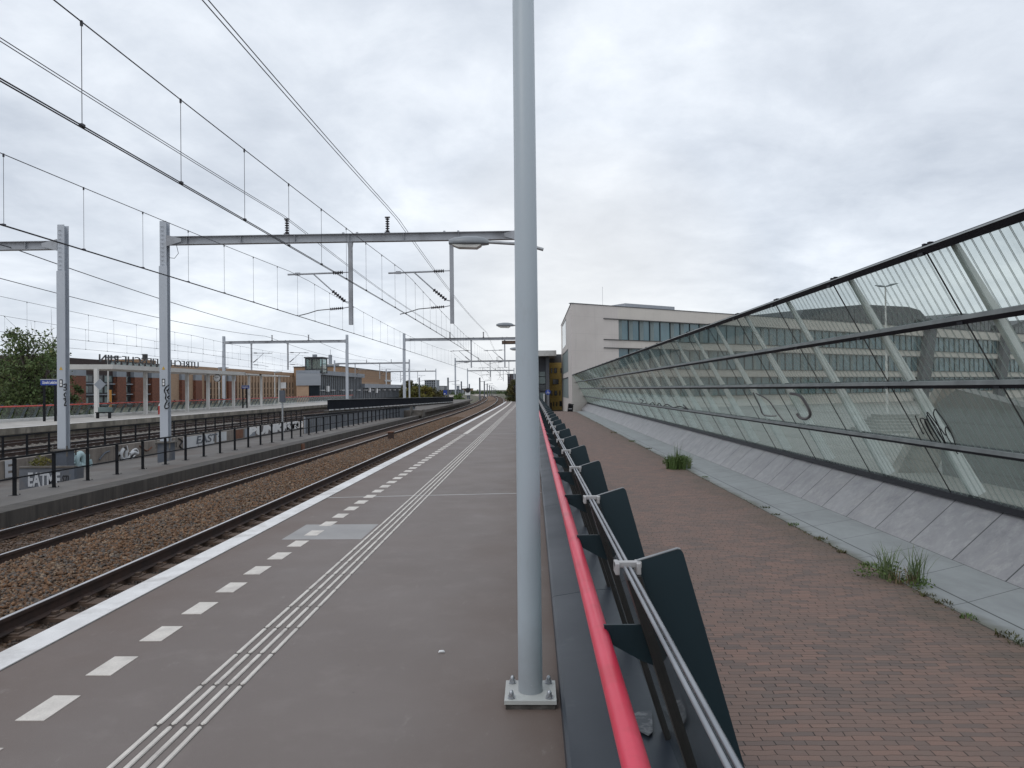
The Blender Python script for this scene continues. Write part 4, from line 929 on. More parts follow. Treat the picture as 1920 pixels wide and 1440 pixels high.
# clock
y = atx(397, 740, XCOL).y; z = aty(397, 709, y).z; ck = thing('platform_clock', 'round white platform clock hanging from a canopy column', 'clock', (XCOL, y, z))
MB().tube([(XCOL+.6,y-.09,z),(XCOL+.6,y+.09,z)], .40, 28).build('case', T['frame'], ck); MB().tube([(XCOL+.6,y-.10,z),(XCOL+.6,y-.091,z)], .36, 28).build('dial', T['white'], ck)
h = MB(); h.bar((XCOL+.6,y-.11,z), (XCOL+.78,y-.11,z+.1), .02, .035); h.bar((XCOL+.6,y-.112,z), (XCOL+.44,y-.112,z+.06), .02, .045)
for k in range(12):
    a = k*math.pi/6; h.bar((XCOL+.6+.29*math.cos(a),y-.106,z+.29*math.sin(a)), (XCOL+.6+.34*math.cos(a),y-.106,z+.34*math.sin(a)), .01, .025)
h.build('hands', T['blackpaint'], ck); MB().rod((XCOL+.6,y,z+.4), (XCOL+.6,y,zc_), .04).build('hanger', T['frame'], ck)
# station name signs
def name_sign(px0, px1, pyt, pyb, posts, label, ypos):
    a, b = aty(px0, pyt, ypos), aty(px1, pyb, ypos); t = thing('station_name_sign', label, 'station sign', ((a.x+b.x)/2, ypos, ZF), 'station name signs')
    MB().box(a.x, b.x, ypos-.06, ypos+.06, b.z, a.z).build('board', T['blue'], t); MB().box(a.x-.02, b.x+.02, ypos-.08, ypos+.08, a.z+.002, a.z+.06).build('lamp_strip', T['galv'], t)
    for p in posts: x = aty(p, 760, ypos).x; MB().box(x-.07, x+.07, ypos-.05, ypos+.05, ZF, b.z).build('post', T['black'], t)
    text_part('lettering', 'Utrecht Leidsche Rijn', .3, ((a.x+b.x)/2, ypos-.065, (a.z+b.z)/2), (1,0,0), (0,0,1), T['white'], t, .003, .004, 0, (b.x-a.x)*.82)
name_sign(77, 118, 712.5, 722, (83, 104), 'blue Utrecht Leidsche Rijn sign on dark posts in front of the leafy tree', 50.)
name_sign(453, 467.5, 723, 728.5, (455.5, 463), 'smaller blue Utrecht Leidsche Rijn sign beyond the platform clock', 86.)
# lamp posts on the opposite side
def far_lamp(px, y, pyt, label, zb=ZF, sgn=1, zoff=0):
    p = aty(px, pyt, y); x = p.x; t = thing('lamp_post', label, 'lamp post', (x, y, zb), 'lamp posts by the opposite platform')
    MB().tube([(x,y,zb),(x,y,p.z)], [.085,.06], 8).build('pole', T['whitefascia'], t)
    MB().prism([(x-.1,p.z),(x-.1,p.z-.12),(x+sgn*.35,p.z-.16),(x+sgn*1.15,p.z-.06),(x+sgn*1.2,p.z),(x+sgn*.4,p.z+.05)][::1], y-.16, y+.16).build('lantern', T['lamp'], t)
far_lamp(202.5, 66, 669, 'grey lamp post above the canopy near the leafy tree'); far_lamp(410.5, 92, 689, 'grey lamp post just right of the platform clock'); far_lamp(515, 118, 697, 'grey lamp post in front of the slotted beige building')
# odds and ends on the opposite platform
p = aty(300, 774, 64); t = thing('emergency_post', 'red post with white cap on the opposite platform', 'emergency post', (p.x, 64, ZF)); MB().tube([(p.x,64,ZF),(p.x,64,ZF+.75)], .16, 10).build('post', T['redfar'], t); MB().tube([(p.x,64,ZF+.75),(p.x,64,ZF+.95)], [.15,.08], 10).build('cap', T['white'], t)
p = aty(207, 760, 72); t = MB().tube([(p.x,72,-1.7),(p.x,72,aty(207,731,72).z)], .13, 8).build('orange_post', T['orange']); tag(t, 'orange post beyond the red far handrail', 'post')
p = aty(187, 721, 52); s_ = MB().plate([(p.x-.42,52,p.z),(p.x,52,p.z-.42),(p.x+.42,52,p.z),(p.x,52,p.z+.42)], (0,1,0), .03); tag(s_.build('diamond_sign', T['lintel']), 'grey diamond shaped sign plate on the first canopy column', 'sign')
p = aty(193, 768, 55); t = thing('platform_bench', 'dark bench with pale shelter screen beside the first canopy column', 'bench', (p.x, 55, ZF))
MB().box(p.x-.5, p.x+.6, 54.8, 55.2, ZF+.42, ZF+.48).build('seat', T['black'], t); MB().box(p.x-.45, p.x-.37, 54.85, 55.15, ZF, ZF+.42).build('leg', T['black'], t); MB().box(p.x+.47, p.x+.55, 54.85, 55.15, ZF, ZF+.42).build('leg', T['black'], t); MB().box(p.x-.5, p.x+.6, 55.2, 55.24, ZF+.48, ZF+.85).build('backrest', T['balcony'], t)
# trackside bits
p = atz(733, 826, -1.0); t = thing('trackside_box', 'brown rusty box standing in the ballast between the two near tracks', 'trackside box', (p.x, p.y, -1.)); MB().box(p.x-.14, p.x+.14, p.y-.15, p.y+.15, -1.05, -.56).build('body', T['rail'], t, .02); MB().box(p.x-.17, p.x+.17, p.y-.18, p.y+.18, -.56, -.52).build('lid', T['rustspray'], t)
p = atx(568, 838, -10.90); t = MB().box(-10.929, -10.86, p.y-.18, p.y+.18, -1.1, -.79); tag(t.build('kerb_marker', T['rustspray']), 'pale rusty marker post against the streaked kerb', 'marker')
p = atz(537.5, 826, -.8); t = thing('slim_post', 'slim grey post with small box rising from the walkway fence', 'post', (p.x-.2, p.y, -.8)); MB().tube([(p.x-.2,p.y,-.8),(p.x-.2,p.y,aty(537,737,p.y).z)], .045, 8).build('pole', T['galv'], t); MB().box(p.x-.32, p.x-.08, p.y-.12, p.y+.12, 1.15, 1.75).build('box', T['mastdark'], t)

# ------------------------------------------------------------------ dark barrier, screen and low island deck
A, B = Vector((-18.83,67.6,0)), Vector((-11.69,108.2,0))
u = (B-A).normalized(); nrm = Vector((u.y,-u.x,0))
br_ = thing('dark_barrier', 'long blue black solid barrier on a pale slab beyond the graffiti wall', 'barrier', A)
MB().plate([A, B, B+Vector((0,0,.62)), A+Vector((0,0,.88))], -nrm, .12).build('panel', T['barrier'], br_)
MB().bar(A+Vector((0,0,.9)), B+Vector((0,0,.64)), .2, .05).build('top_rail', T['galv'], br_)
d = MB(); L_ = (B-A).length; k = 0.
while k < L_-1: d.bar(A+u*k+nrm*.1+Vector((0,0,-.05)), A+u*(k+.75)+nrm*.1+Vector((0,0,-.05)), .1, .09); k += 1.15
d.build('slab_edge', T['offwhite'], br_)
MB().plate([A+Vector((0,0,-.12)), B+Vector((0,0,-.12)), B+Vector((0,0,-1.6)), A+Vector((0,0,-1.6))], -nrm, .5).build('slab', T['kerbconc'], br_)
A2, B2 = Vector((-15.6,50,-1.3)), Vector((-12.2,76,-1.3)); u2 = (B2-A2).normalized(); n2 = Vector((u2.y,-u2.x,0)); L2 = (B2-A2).length
s_ = thing('ribbed_screen', 'grey ribbed screen wall between walkway fence and dark barrier', 'screen wall', A2)
MB().plate([A2, B2, B2+Vector((0,0,1.28)), A2+Vector((0,0,1.28))], -n2, .1).build('panel', T['concrete'], s_)
d = MB(); k = 0.
while k < L2: d.bar(A2+u2*k+n2*.03+Vector((0,0,0)), A2+u2*k+n2*.03+Vector((0,0,1.25)), .09, .06); k += .3
d.build('ribs', T['lintel'], s_); MB().bar(A2+Vector((0,0,1.33)), B2+Vector((0,0,1.33)), .2, .09).build('coping', T['black'], s_)
struct(MB().prism([(-10.75,-.27),(-16.5,-.27),(-16.5,-1.6),(-11.2,-1.6),(-11.2,-.55),(-10.75,-.55)], 72, 150, shift=cx, step=5).build('island_platform', T['walk']))
s_ = MB()
for k in range(4): s_.box(-11.75, -10.65, 70.8+.3*k, 71.98, -.80+.125*k+.001, -.80+.125*(k+1))
s_.box(-11.82,-11.76,70.6,71.98,-.85,.1); s_.box(-10.64,-10.58,70.6,71.98,-.85,-.2)
tag(s_.build('short_steps', T['concrete']), 'short concrete steps from the walkway to the island platform', 'steps')

# ------------------------------------------------------------------ buildings behind the opposite platform
XA_ = -100.
FY = lambda px: atx(px, 740, XA_).y
FZ = lambda px, py: atx(px, py, XA_).z
ap = thing('apartment_block', 'dark apartment block with reddish brick piers and glazed balconies', 'building', (XA_, FY(200), -1.7))
zt, zl, zp_ = FZ(200,675), FZ(200,689), FZ(200,706)
MB().box(XA_-14, XA_-.6, FY(60), FY(316), -1.7, zt).build('wall', T['dkbrick'], ap)
MB().box(XA_-13, XA_-1.5, FY(270), FY(303), zt, zt+.9).build('roof_box', T['brownbrick'], ap); MB().tube([(XA_-4,FY(300),zt+.9),(XA_-4,FY(300),zt+2.6)], .7, 8).build('vent', T['frame'], ap)
for i in range(9):
    a, b = FY(212+i*11), FY(219+i*11); MB().box(XA_-.6, XA_-.5, a, b, FZ(250,687), FZ(250,680)).build('window', [T['balcony']], ap)
for a, b in ((128,158),(217,234),(250,268),(283,298)):
    MB().box(XA_-.6, XA_+.4, FY(a), FY(b), -1.7, zp_).build('pier', T['pier'], ap); MB().box(XA_-.6, XA_+.35, FY(a)-.2, FY(b)+.2, zp_, zl).build('lintel', T['lintel'], ap)
rows = [(703,718),(722,738),(743,757)]
for a, b in ((100,128),(158,217),(234,250),(268,283),(298,316)):
    y0, y1 = FY(a)+.3, FY(b)-.3; n_ = max(1, round((y1-y0)/3.4)); w_ = (y1-y0)/n_
    for r0, r1 in rows:
        z1, z0 = FZ(200, r0), FZ(200, r1)
        for k in range(n_):
            m_ = MB().box(XA_-.6, XA_-.48, y0+k*w_+.15, y0+(k+1)*w_-.15, z0, z1, 0); m_.box(XA_-.48, XA_-.46, y0+k*w_+.5, y0+(k+.5)*w_-.05, z0+.25, z1-.25, 1); m_.box(XA_-.48, XA_-.46, y0+(k+.5)*w_+.05, y0+(k+1)*w_-.5, z0+.25, z1-.25, 2 if (k+r0) % 3 else 1)
            m_.build('window', [T['frame'], T['balcony'], T['windark']], ap)
        MB().box(XA_-.6, XA_+.1, y0, y1, z0-.35, z0-.12).build('balcony', T['lintel'], ap)
bb = thing('beige_office_block', 'long beige brick block with rows of narrow dark slots', 'building', (XA_, FY(440), -1.7))
ztb = FZ(470, 693.5)
MB().box(XA_-20, XA_-.3, FY(317), FY(562), -1.7, ztb).build('wall', T['beigebrick'], bb)
MB().box(XA_-.3, XA_+.15, FY(376), FY(561), FZ(470,700.5), FZ(470,699)).build('cornice', T['brownbrick'], bb)
for a, b in ((338,350),(364,376),(385.5,391),(426,440)):
    MB().box(XA_-.3, XA_+.5, FY(a), FY(b), -1.7, FZ(400,714)).build('pier', T['pier'], bb); MB().box(XA_-.3, XA_+.45, FY(a), FY(b), FZ(400,714), FZ(400,703)).build('lintel', T['lintel'], bb)
px = 395.
while px < 558:
    if not 424 < px < 441:
        for r0, r1 in ((717,727),(729.5,738.5),(740.5,752)):
            m_ = MB().box(XA_-.3, XA_-.22, FY(px), FY(px+2.4), FZ(px,r1), FZ(px,r0), 0); m_.build('window', T['windark'], bb)
        MB().box(XA_-.3, XA_+.05, FY(px+2.5), FY(px+5.6), -1.7, FZ(px,703)).build('pier', T['beigebrick'], bb)
    px += 5.9
# station hall
XH = -40.; HY = lambda px: atx(px, 740, XH).y; HZ = lambda px, py: atx(px, py, XH).z
sh_ = thing('station_hall', 'dark glass station hall with flat grey roof edge and pale mullions', 'building', (XH, HY(640), ZF))
z1 = HZ(640,704.5); y0, y1, y2 = HY(598), HY(681), HY(750)
MB().box(XH-4, XH-.4, y0, y1, ZF-1, z1-.1).build('wall', T['hallglass'], sh_); MB().box(XH-4.2, XH+.3, y0-.3, y1+.4, z1-.1, z1+.75).build('roof', T['lintel'], sh_)
zb_ = HZ(715,727.5); MB().box(XH-9, XH-.4, y1+.41, y2, ZF-1, zb_).build('wall', T['hallglass'], sh_); MB().box(XH-9.5, XH+.3, y1+.41, y2+.5, zb_, zb_+1.0).build('roof', T['lintel'], sh_)
for k in range(26): y = y0+.8+k*(y1-y0-1)/25; MB().box(XH-.4, XH-.3, y-.09, y+.09, ZF, z1-.1).build('mullion', T['cladgrey'], sh_)
for k in range(26): y = y1+.8+k*(y2-y1-1)/25; MB().box(XH-.4, XH-.3, y-.1, y+.1, ZF, zb_).build('mullion', T['cladgrey'], sh_)
for k in range(12):
    y = y0+2+k*(y2-y0-4)/11; MB().box(XH-.2, XH+.3, y-1.2, y+1.2, HZ(650,732), HZ(650,731)).build('lamp_strip', T['white'], sh_)
for px, py in ((614,729),(692.5,731),(706,732.5)):
    p = aty(px, py, HY(px)); MB().box(XH-.1, XH+.25, p.y-.6, p.y+.6, p.z-.55, p.z+.55).build('board', T['white'], sh_)
p0 = HY(556); x0, x1 = aty(555,710,y0-1).x, aty(600,710,y0-1).x
MB().box(x0, x1, y0-1, y0-.32, HZ(598,722.5), HZ(598,700)).build('clad_box', T['cladgrey'], sh_)
MB().box(x0, x0+2.3, y0-.8, y0-.32, -1.7, HZ(598,722.5)-.002).build('brick_base', T['beigebrick'], sh_); MB().box(x0+2.31, x1-.2, y0-.7, y0-.32, -1.7, HZ(598,722.5)-.002).build('glass_base', T['hallglass'], sh_)
lt = thing('lift_tower', 'square glass lift tower head on the grey station box', 'lift tower', (XH-1, y0+1, HZ(598,700)))
xa, xb = aty(573,690,y0).x, aty(604,690,y0).x; za, zb2 = HZ(598,700)+.001, HZ(598,671.5)
f_ = MB()
for x in (xa, (xa+xb)/2-.4, xb):
    for y in (y0, y0+3.2): f_.box(x-.09, x+.09, y-.09, y+.09, za, zb2)
for z in (za+.1, zb2-.1, za+.8): f_.box(xa+.09, xb-.09, y0-.05, y0+.05, z-.08, z+.08); f_.box(xb-.05, xb+.05, y0+.09, y0+3.1, z-.08, z+.08)
f_.build('frame', T['frame'], lt); g_ = MB().box(xa+.1, xb-.1, y0+.06, y0+.08, za, zb2).box(xb-.02, xb, y0+.1, y0+3.1, za, zb2).box(xa, xa+.02, y0+.1, y0+3.1, za, zb2); g_.build('glass', T['towerglass'], lt)
MB().box(xa+.2, xb-1.2, y0+1.2, y0+3., za, zb2-.05).build('lift_shaft', T['blind'], lt)
MB().box(xa-.25, xb+.25, y0-.25, y0+3.5, zb2, zb2+.22).build('roof', T['frame'], lt); MB().box(xa+1., xa+1.7, y0+1, y0+1.7, zb2+.22, zb2+.75).build('vent', T['lintel'], lt)
bn = thing('brown_brick_block', 'brown brick block with flat roof behind the station hall', 'building', (-80, 330, -1.7))
yb0, yb1 = atx(640,740,-80.).y, atx(733,740,-80.).y
MB().box(-100, -80, yb0, yb1, -1.7, atx(700,694.5,-80.).z).build('wall', T['brownbrick'], bn); MB().box(-80, -79.5, yb0+90, yb1, atx(715,711.5,-80.).z-.9, atx(715,711.5,-80.).z).build('window', T['offwhite'], bn); MB().box(-80,-78.5,yb0,yb1-40,-1.7,atx(700,717,-80.).z).build('annex', T['beigebrick'], bn); MB().box(-100.3,-79.7,yb0-.3,yb1+.3,atx(700,694.5,-80.).z,atx(700,693.5,-80.).z).build('roof', T['dkroof'], bn)
p = aty(617, 688, 420); cr = thing('rooftop_plant', 'pale stepped roof structure with round stack behind the lift tower', 'building', (p.x, 420, -1.7))
MB().box(p.x-4, p.x+4.2, 418, 426, -1.7, aty(617,684,420).z).build('wall', T['cladgrey'], cr); MB().tube([(p.x+.2,422,aty(617,684,420).z),(p.x+.2,422,aty(617,665,420).z)], 1.05, 14).build('stack', T['cladgrey'], cr); MB().rod((p.x+.3,422,aty(617,665,420).z), (p.x+.3,422,aty(617,655,420).z), .12).build('aerial', T['galv'], cr); MB().box(p.x-4.2,p.x+4.4,417.8,426.2,aty(617,684,420).z,aty(617,683,420).z).build('roof', T['whitefascia'], cr)

# ------------------------------------------------------------------ end of the path: tiled block, entrance, beige office
zg_ = zpath(124)
yt = thing('yellow_tiled_block', 'narrow yellow tiled block with small dark windows at the path end', 'building', (3.8, 120, zg_))
xa, xb = aty(1030.5,720,120).x, 6.5
MB().box(xa, xb, 120, 132, zg_-1, aty(1040,680,120).z).build('wall', T['yellow'], yt); MB().box(aty(1030.6,680,120).x, xb, 120.6, 131, aty(1040,680,120).z, aty(1040,664,120).z).build('roof_storey', T['dkroof'], yt)
for l, r, t_, b_ in ((1033,1035.6,690,699.5),(1039,1044.6,690,699.5),(1051,1053.6,690,699.5),(1036.3,1047.6,711,720.5),(1033.2,1036,732.5,741.5),(1039.5,1044.8,732.5,741.5),(1048.8,1051,732.5,741.5),(1031.8,1034.6,755,770),(1037.5,1039,754,762),(1043,1045,754,762),(1049,1054,752,762)):
    a, c = aty(l, t_, 119.95), aty(r, b_, 119.95); m_ = MB().box(a.x, c.x, 119.9, 119.999, c.z, a.z, 0); m_.box(a.x+.06, c.x-.06, 119.87, 119.9, c.z+.06, a.z-.06, 1); m_.build('window', [T['frame'], T['windark']], yt)
en = thing('glass_entrance', 'grey entrance building with white flat canopy roof at the path end', 'building', (1, 112, zg_))
xa, xb = aty(984,720,112).x, aty(1030.3,720,112).x
MB().box(aty(1023.8,720,112).x, xb, 112.3, 124, zg_-1, aty(1010,668.5,112).z).build('wall', T['greywall'], en); MB().box(xa, aty(1023.7,720,112).x, 114, 124, zg_-1, aty(1010,668.5,112).z).build('wall', T['greywall'], en)
MB().box(xa, aty(1043,660,111).x, 110.8, 124.4, aty(1010,668,112).z, aty(1010,658,112).z).build('roof', T['whitefascia'], en)
xg0, xg1 = xa, aty(1023.2,720,113.9).x
for t_, b_, mt_ in ((697,705.5,'balcony'),(707,719.5,'balcony'),(721.5,733,'windark'),(736.5,768,'balcony')):
    a, c = aty(1010, t_, 113.9).z, aty(1010, b_, 113.9).z; m_ = MB().box(xg0, xg1, 113.8, 113.95, c, a, 0)
    for k in range(5): m_.box(xg1-.9*k-.05, xg1-.9*k, 113.75, 113.8, c, a, 1)
    m_.build('window', [T[mt_], T['frame']], en)
MB().box(aty(1019,750,113).x, aty(1021.5,750,113).x, 113.5, 113.7, zg_, aty(1019,738,113).z).build('door_post', T['white'], en)
C0 = Vector((4.62, 87., 0)); u = Vector((.823,.568,0)).normalized(); nn = Vector((u.y,-u.x,0))   # nn faces the path
def FM(): return Matrix(((u.x,nn.x,0,C0.x),(u.y,nn.y,0,C0.y),(0,0,1,0),(0,0,0,1)))
of = thing('beige_office', 'long beige office with window bands and dark curved roof storey behind the glass wall', 'building', C0)
LEN = 140.; ztop = 11.7
b = MB(FM())      # local: x along facade, y towards the viewer
def lb(m, x0, x1, y0, y1, z0, z1, mi=0):
    return m.box(x0, x1, -y1, -y0, z0, z1, mi) if False else m.box(x0, x1, y0, y1, z0, z1, mi)
strips = [(7.66,10.1),(4.12,6.55),(.58,3.0)]
b.plate([(7.3,-.35,-1.7),(LEN,-.35,-1.7),(LEN,-18,-1.7),(13.5,-18,-1.7)], (0,0,1), ztop+1.6); lb(b, 7.3, LEN, -.35, 0, 10.1, ztop); lb(b, 7.3, LEN, -.35, 0, 6.55, 7.66); lb(b, 7.3, LEN, -.35, 0, 3.0, 4.12); lb(b, 7.3, LEN, -.35, 0, -1.7, .58)
b.build('wall', T['render2'], of)
# corner block with the face along the path
lw = MB().add([tuple(C0+u*7.3+Vector((0,0,z))) for z in (-1.7, ztop)]+[tuple(C0+Vector((0,0,z))) for z in (-1.7, ztop)]+[(C0.x,118.,-3.),(C0.x,118.,ztop)]+[(22.,118.,-3.),(22.,118.,ztop)], [(2,0,1,3),(4,2,3,5),(6,4,5,7),(3,1,7,5)])
lw.build('wall', T['render'], of)
cp_ = MB(FM()); lb(cp_, -.05, LEN, -.4, .06, ztop+.001, ztop+.09); cp_.box(0,0.01,0,0.01,ztop,ztop+.01); cp_.build('roof_edge', T['dkroof'], of)
MB().box(C0.x-.06, C0.x+.3, 87, 118, ztop+.002, ztop+.09).build('roof_edge', T['dkroof'], of)
for z0, z1 in strips:
    m_ = MB(FM()); x = 7.3
    lb(m_, 7.3, LEN, -.34, -.26, z0, z1, 0)
    k = 0
    while x < LEN:
        lb(m_, x-.045, x+.045, -.26, -.16, z0, z1, 1)
        if random.random() < .55: lb(m_, x+.1, x+.75, -.259, -.25, z0, z0+(z1-z0)*random.choice((1,1,.6,.8)), 2)
        x += 1.8
    lb(m_, 4.9, LEN, -.02, .14, z1+.002, z1+.09, 1); lb(m_, 4.9, LEN, -.02, .12, z0-.09, z0-.002, 1)
    m_.build('window', [T['window'], T['frame'], T['blind']], of)
for (ya, yb, t_, b_) in ((101.,112.,607,651),(96.,113.,664,700),(96.,113.,711,745)):
    za_, zb_ = aty(1056,t_,107).z, aty(1056,b_,107).z
    m_ = MB().box(C0.x-.03, C0.x-.002, ya, yb, zb_, za_, 0); m_.box(C0.x-.06, C0.x-.03, ya, yb, za_, za_+.15, 1)
    m_.build('window', [T['blind'] if t_ > 650 else T['window'], T['frame']], of)
MB(FM()).box(12, 21, -9, -4, ztop, ztop+1.1).build('roof_box', T['cladgrey'], of); MB().rod(tuple(C0+u*9-nn*5+Vector((0,0,ztop))), tuple(C0+u*9-nn*5+Vector((0,0,ztop+3.2))), .018).build('aerial', T['galv'], of)
def roofvol(t0, t1, hl):
    m_ = MB(FM()); pts = [(t0,0,ztop+.1),(t0+1.5,0,ztop+1.6),(t0+hl,0,ztop+3.2),(t1-6,0,ztop+3.5),(t1-2.5,0,ztop+3.1),(t1-.6,0,ztop+2.),(t1,0,ztop+.1)]
    m_.plate([(x, -.6, z) for x, y, z in pts], (0,-1,0), 14); m_.build('roof_storey', T['dkroof'], of)
    w_ = MB(FM()); x = t0+3.5
    while x < t1-3:
        h = ztop+.35; tp = ztop+1.5 if x < t0+hl*.6 else ztop+2.3
        w_.box(x, x+1.35, -.6, -.55, h, tp); x += 1.55
    w_.build('window', T['windark'], of)
    pr = MB(FM()); pr.plate([(t1-1.8,.0,ztop+1.6),(t1+.6,.0,ztop+.8),(t1-3.2,.0,-1.7),(t1-6.4,.0,-1.7)], (0,1,0), .9); pr.build('slanted_pier', T['dkroof'], of)
roofvol(43.5, 80., 17); roofvol(81.5, 108., 9); roofvol(109.5, 139., 9)
# plaza behind the screen
struct(MB().add([(6.9,-20,-1.02),(230,-20,-1.02),(230,230,-1.02),(6.9,230,-1.02)], [(0,1,2,3)]).build('plaza', T['plaza']))
rp = MB().plate([(12.3,8,-1.02),(12.3,22.6,-1.02),(12.3,22.9,1.1),(12.3,21.8,1.55),(12.3,17.,.80),(12.3,8,-.3)], (1,0,0), .5)
tag(rp.build('ramp_wall', T['ramp']), 'grey sloping ramp wall seen through the lower glass panels', 'wall')
sl = MB().plate([(11.2,23.1,-1.02),(12.4,23.1,-1.02),(13.4,23.1,1.75),(12.7,23.1,1.75)], (0,1,0), .5); tag(sl.build('slanted_pillar', T['pale_conc']), 'pale slanted pillar at the upper end of the ramp wall', 'pillar')
st = MB()
for k in range(6): st.box(19.5+.25*k, 24.5, 42+.55*k, 46, -1.02+.16*k, -1.02+.16*(k+1))
tag(st.build('tiered_steps', T['plaza']), 'pale tiered steps on the plaza beyond the glass wall', 'steps')
p = aty(1660, 537, 62); t = thing('street_lamp', 'tall twin armed street lamp seen through the glass wall', 'street lamp', (p.x, 62, -1.02))
MB().tube([(p.x,62,-1.02),(p.x,62,p.z)], [.11,.06], 10).build('pole', T['whitefascia'], t)
for sg in (-1,1): MB().tube([(p.x,62,p.z-.02),(p.x+sg*.45,61.9,p.z+.02+.1*max(sg,0)),(p.x+sg*.95,61.8,p.z+.06+.16*max(sg,0))], [.05,.09,.03], 8).build('lantern', T['lamp'], t)
# little things at the path end
p = aty(1069, 770, 84); t = thing('litter_bin', 'black litter bin against the beige office corner at the path end', 'litter bin', (p.x, 84, zpath(84)))
zz_ = zpath(84); MB().prism([(p.x-.3,zz_),(p.x+.3,zz_),(p.x+.36,zz_+.75),(p.x-.2,zz_+.82)][::-1], 83.8, 84.3).build('body', T['black'], t); MB().prism([(p.x-.24,zz_+.83),(p.x+.4,zz_+.76),(p.x+.42,zz_+.84),(p.x-.12,zz_+.95)][::-1], 83.75, 84.35).build('lid', T['frame'], t); MB().box(p.x-.2,p.x+.2,83.78,83.799,zz_+.3,zz_+.36).build('band', T['offwhite'], t)
p = aty(1027.5, 735.3, 76); t = thing('round_sign', 'round blue path sign with white symbol on a grey post', 'sign', (p.x, 76, ZP))
MB().tube([(p.x,76.03,ZP),(p.x,76.03,p.z+.3)], .035, 8).build('post', T['galv'], t); dk = MB().tube([(p.x,75.96,p.z),(p.x,75.99,p.z)], .27, 28).build('disc', T['blue'], t)
MB().tube([(p.x-.2,75.955,p.z-.0),(p.x-.2,75.959,p.z)], .001, 3)
s_ = MB()
for dx, dz in ((-.09,-.08),(.08,-.08)):
    s_.tube([(p.x+dx+.06*math.cos(a*.524),75.952,p.z+dz+.06*math.sin(a*.524)) for a in range(13)], .011, 5)
s_.tube([(p.x-.09,75.952,p.z-.08),(p.x-.03,75.952,p.z+.03),(p.x+.06,75.952,p.z+.03),(p.x+.08,75.952,p.z-.08)], .011, 5); s_.box(p.x-.03,p.x+.01,75.95,75.955,p.z+.07,p.z+.17)
s_.build('symbol', T['white'], dk)
# hanging display board over the platform
p0, p1 = aty(941, 639, 50), aty(972, 645, 50); t = thing('display_board', 'dark hanging departure display board left of the nearest lamp post', 'display board', ((p0.x+p1.x)/2, 50, p0.z))
MB().box(p0.x, p1.x, 49.9, 50.15, p1.z, p0.z).build('case', T['frame'], t); MB().box(p0.x+.04, p1.x-.04, 49.89, 49.9, p1.z+.03, p0.z-.03).build('screen', T['sleeper'], t); MB().box(p1.x-.12, p1.x-.05, 50, 50.1, 0, p1.z-.002).build('post', T['galv'], t)

# ------------------------------------------------------------------ trees and bushes
def tree(x, y, zb, zt, w, n_, label, mat='leaf', size=.16, group='trees beyond the tracks', sparse=.35, name='tree', cat='tree', clumps=26, low=.25):
    t = thing(name, label, cat, (x, y, zb), group); h = zt-zb
    m_ = MB().tube([(x,y,zb),(x+.1,y,zb+h*.3),(x-.05,y+.1,zb+h*.6),(x,y,zb+h*.9)], [.035*w,.026*w,.015*w,.004*w], 8)
    C, Rr, N_ = [], [], []
    for k in range(clumps):
        f_ = low+(1-low)*((k+rng.random())/clumps); pr = max(.12, 1-abs(2*((f_-low)/(1-low))-.95)**2.4)**.5
        a = rng.uniform(0, 6.283); rr = w*.5*pr*rng.uniform(.25,.85); c = (x+rr*math.cos(a), y+rr*math.sin(a), zb+h*(f_*.93)); r = w*rng.uniform(.12,.22)*(1.05-.5*f_)
        C.append(c); Rr.append(r); N_.append(int(n_/clumps*(1.3-sparse*f_*1.6 if f_ > .5 else 1.1)))
        m_.tube([(x,y,zb+h*f_*.6), ((x+c[0])/2,(y+c[1])/2,zb+h*f_*.8), c], [.010*w,.006*w,.002*w], 5)
        for q in range(3): e = Vector(c)+Vector(rng.normal(0, r*.8, 3))+Vector((0,0,r*.5)); m_.tube([c, tuple(e)], [.002*w,.0008*w], 4)
    m_.build('trunk', T['bark'], t); leaves('crown', C, Rr, N_, size, T[mat], t, .9)
p = aty(52, 700, 62); tree(p.x, 62, -1.7, aty(52,612,62).z, 9.6, 11000, 'airy birch tree beyond the red far handrail', 'leaf', .15, sparse=.55, clumps=46, low=.12)
p = aty(95, 740, 66); tree(p.x, 66, -1.7, aty(90,652,66).z, 4.6, 4200, 'dense green tree behind the blue station sign', 'leafdk', .15, clumps=28, low=.1)
p = aty(8, 740, 70); tree(p.x, 70, -1.7, aty(10,668,70).z, 5.2, 4200, 'low dark tree at the foot of the birch', 'leafolive', .16, clumps=28, low=.1)
p = aty(140, 740, 67); tree(p.x, 67, -1.7, aty(140,716,67).z, 2.6, 1500, 'small green tree against the first reddish brick pier', 'leaf', .13, clumps=14, low=.1)
for (px, pt, y, w, n_, mt_, lb_) in ((763,712,230,10,2600,'leafolive','brownish tree just right of the station hall'),(784,721,240,12,2600,'leafdk','dark green tree behind the second near gantry mast'),(778,725,225,7,1700,'leafyel','yellow green bush above the dark barrier'),
      (797,726,228,9,2600,'leafyel','broad yellow bush in front of the far apartment building'),(815,729,235,9,1900,'leafolive','brown green bush left of the blue square sign'),(828,733,250,6,1100,'leafyel','small yellow bush beside the blue square sign'),(862,737,150,4.2,2000,'weed','bright green bush at the end of the island platform'),(748,726,260,7,1300,'leafolive','low olive bush next to the lower hall roof')):
    p = aty(px, 750, y); tree(p.x, y, -1.75, aty(px,pt,y).z, w, n_, lb_, mt_, .34 if y > 200 else .2, 'bushes beyond the dark barrier', .3, 'tree' if n_ > 2500 else 'bush', 'tree' if n_ > 2500 else 'bush', 20, .05)
p = aty(963, 750, 150); tree(p.x+.2, 150, -1., aty(963,711,150).z, 4.4, 2600, 'autumn coloured tree at the far end of the near platform', 'leafolive', .17, clumps=30, low=.05)
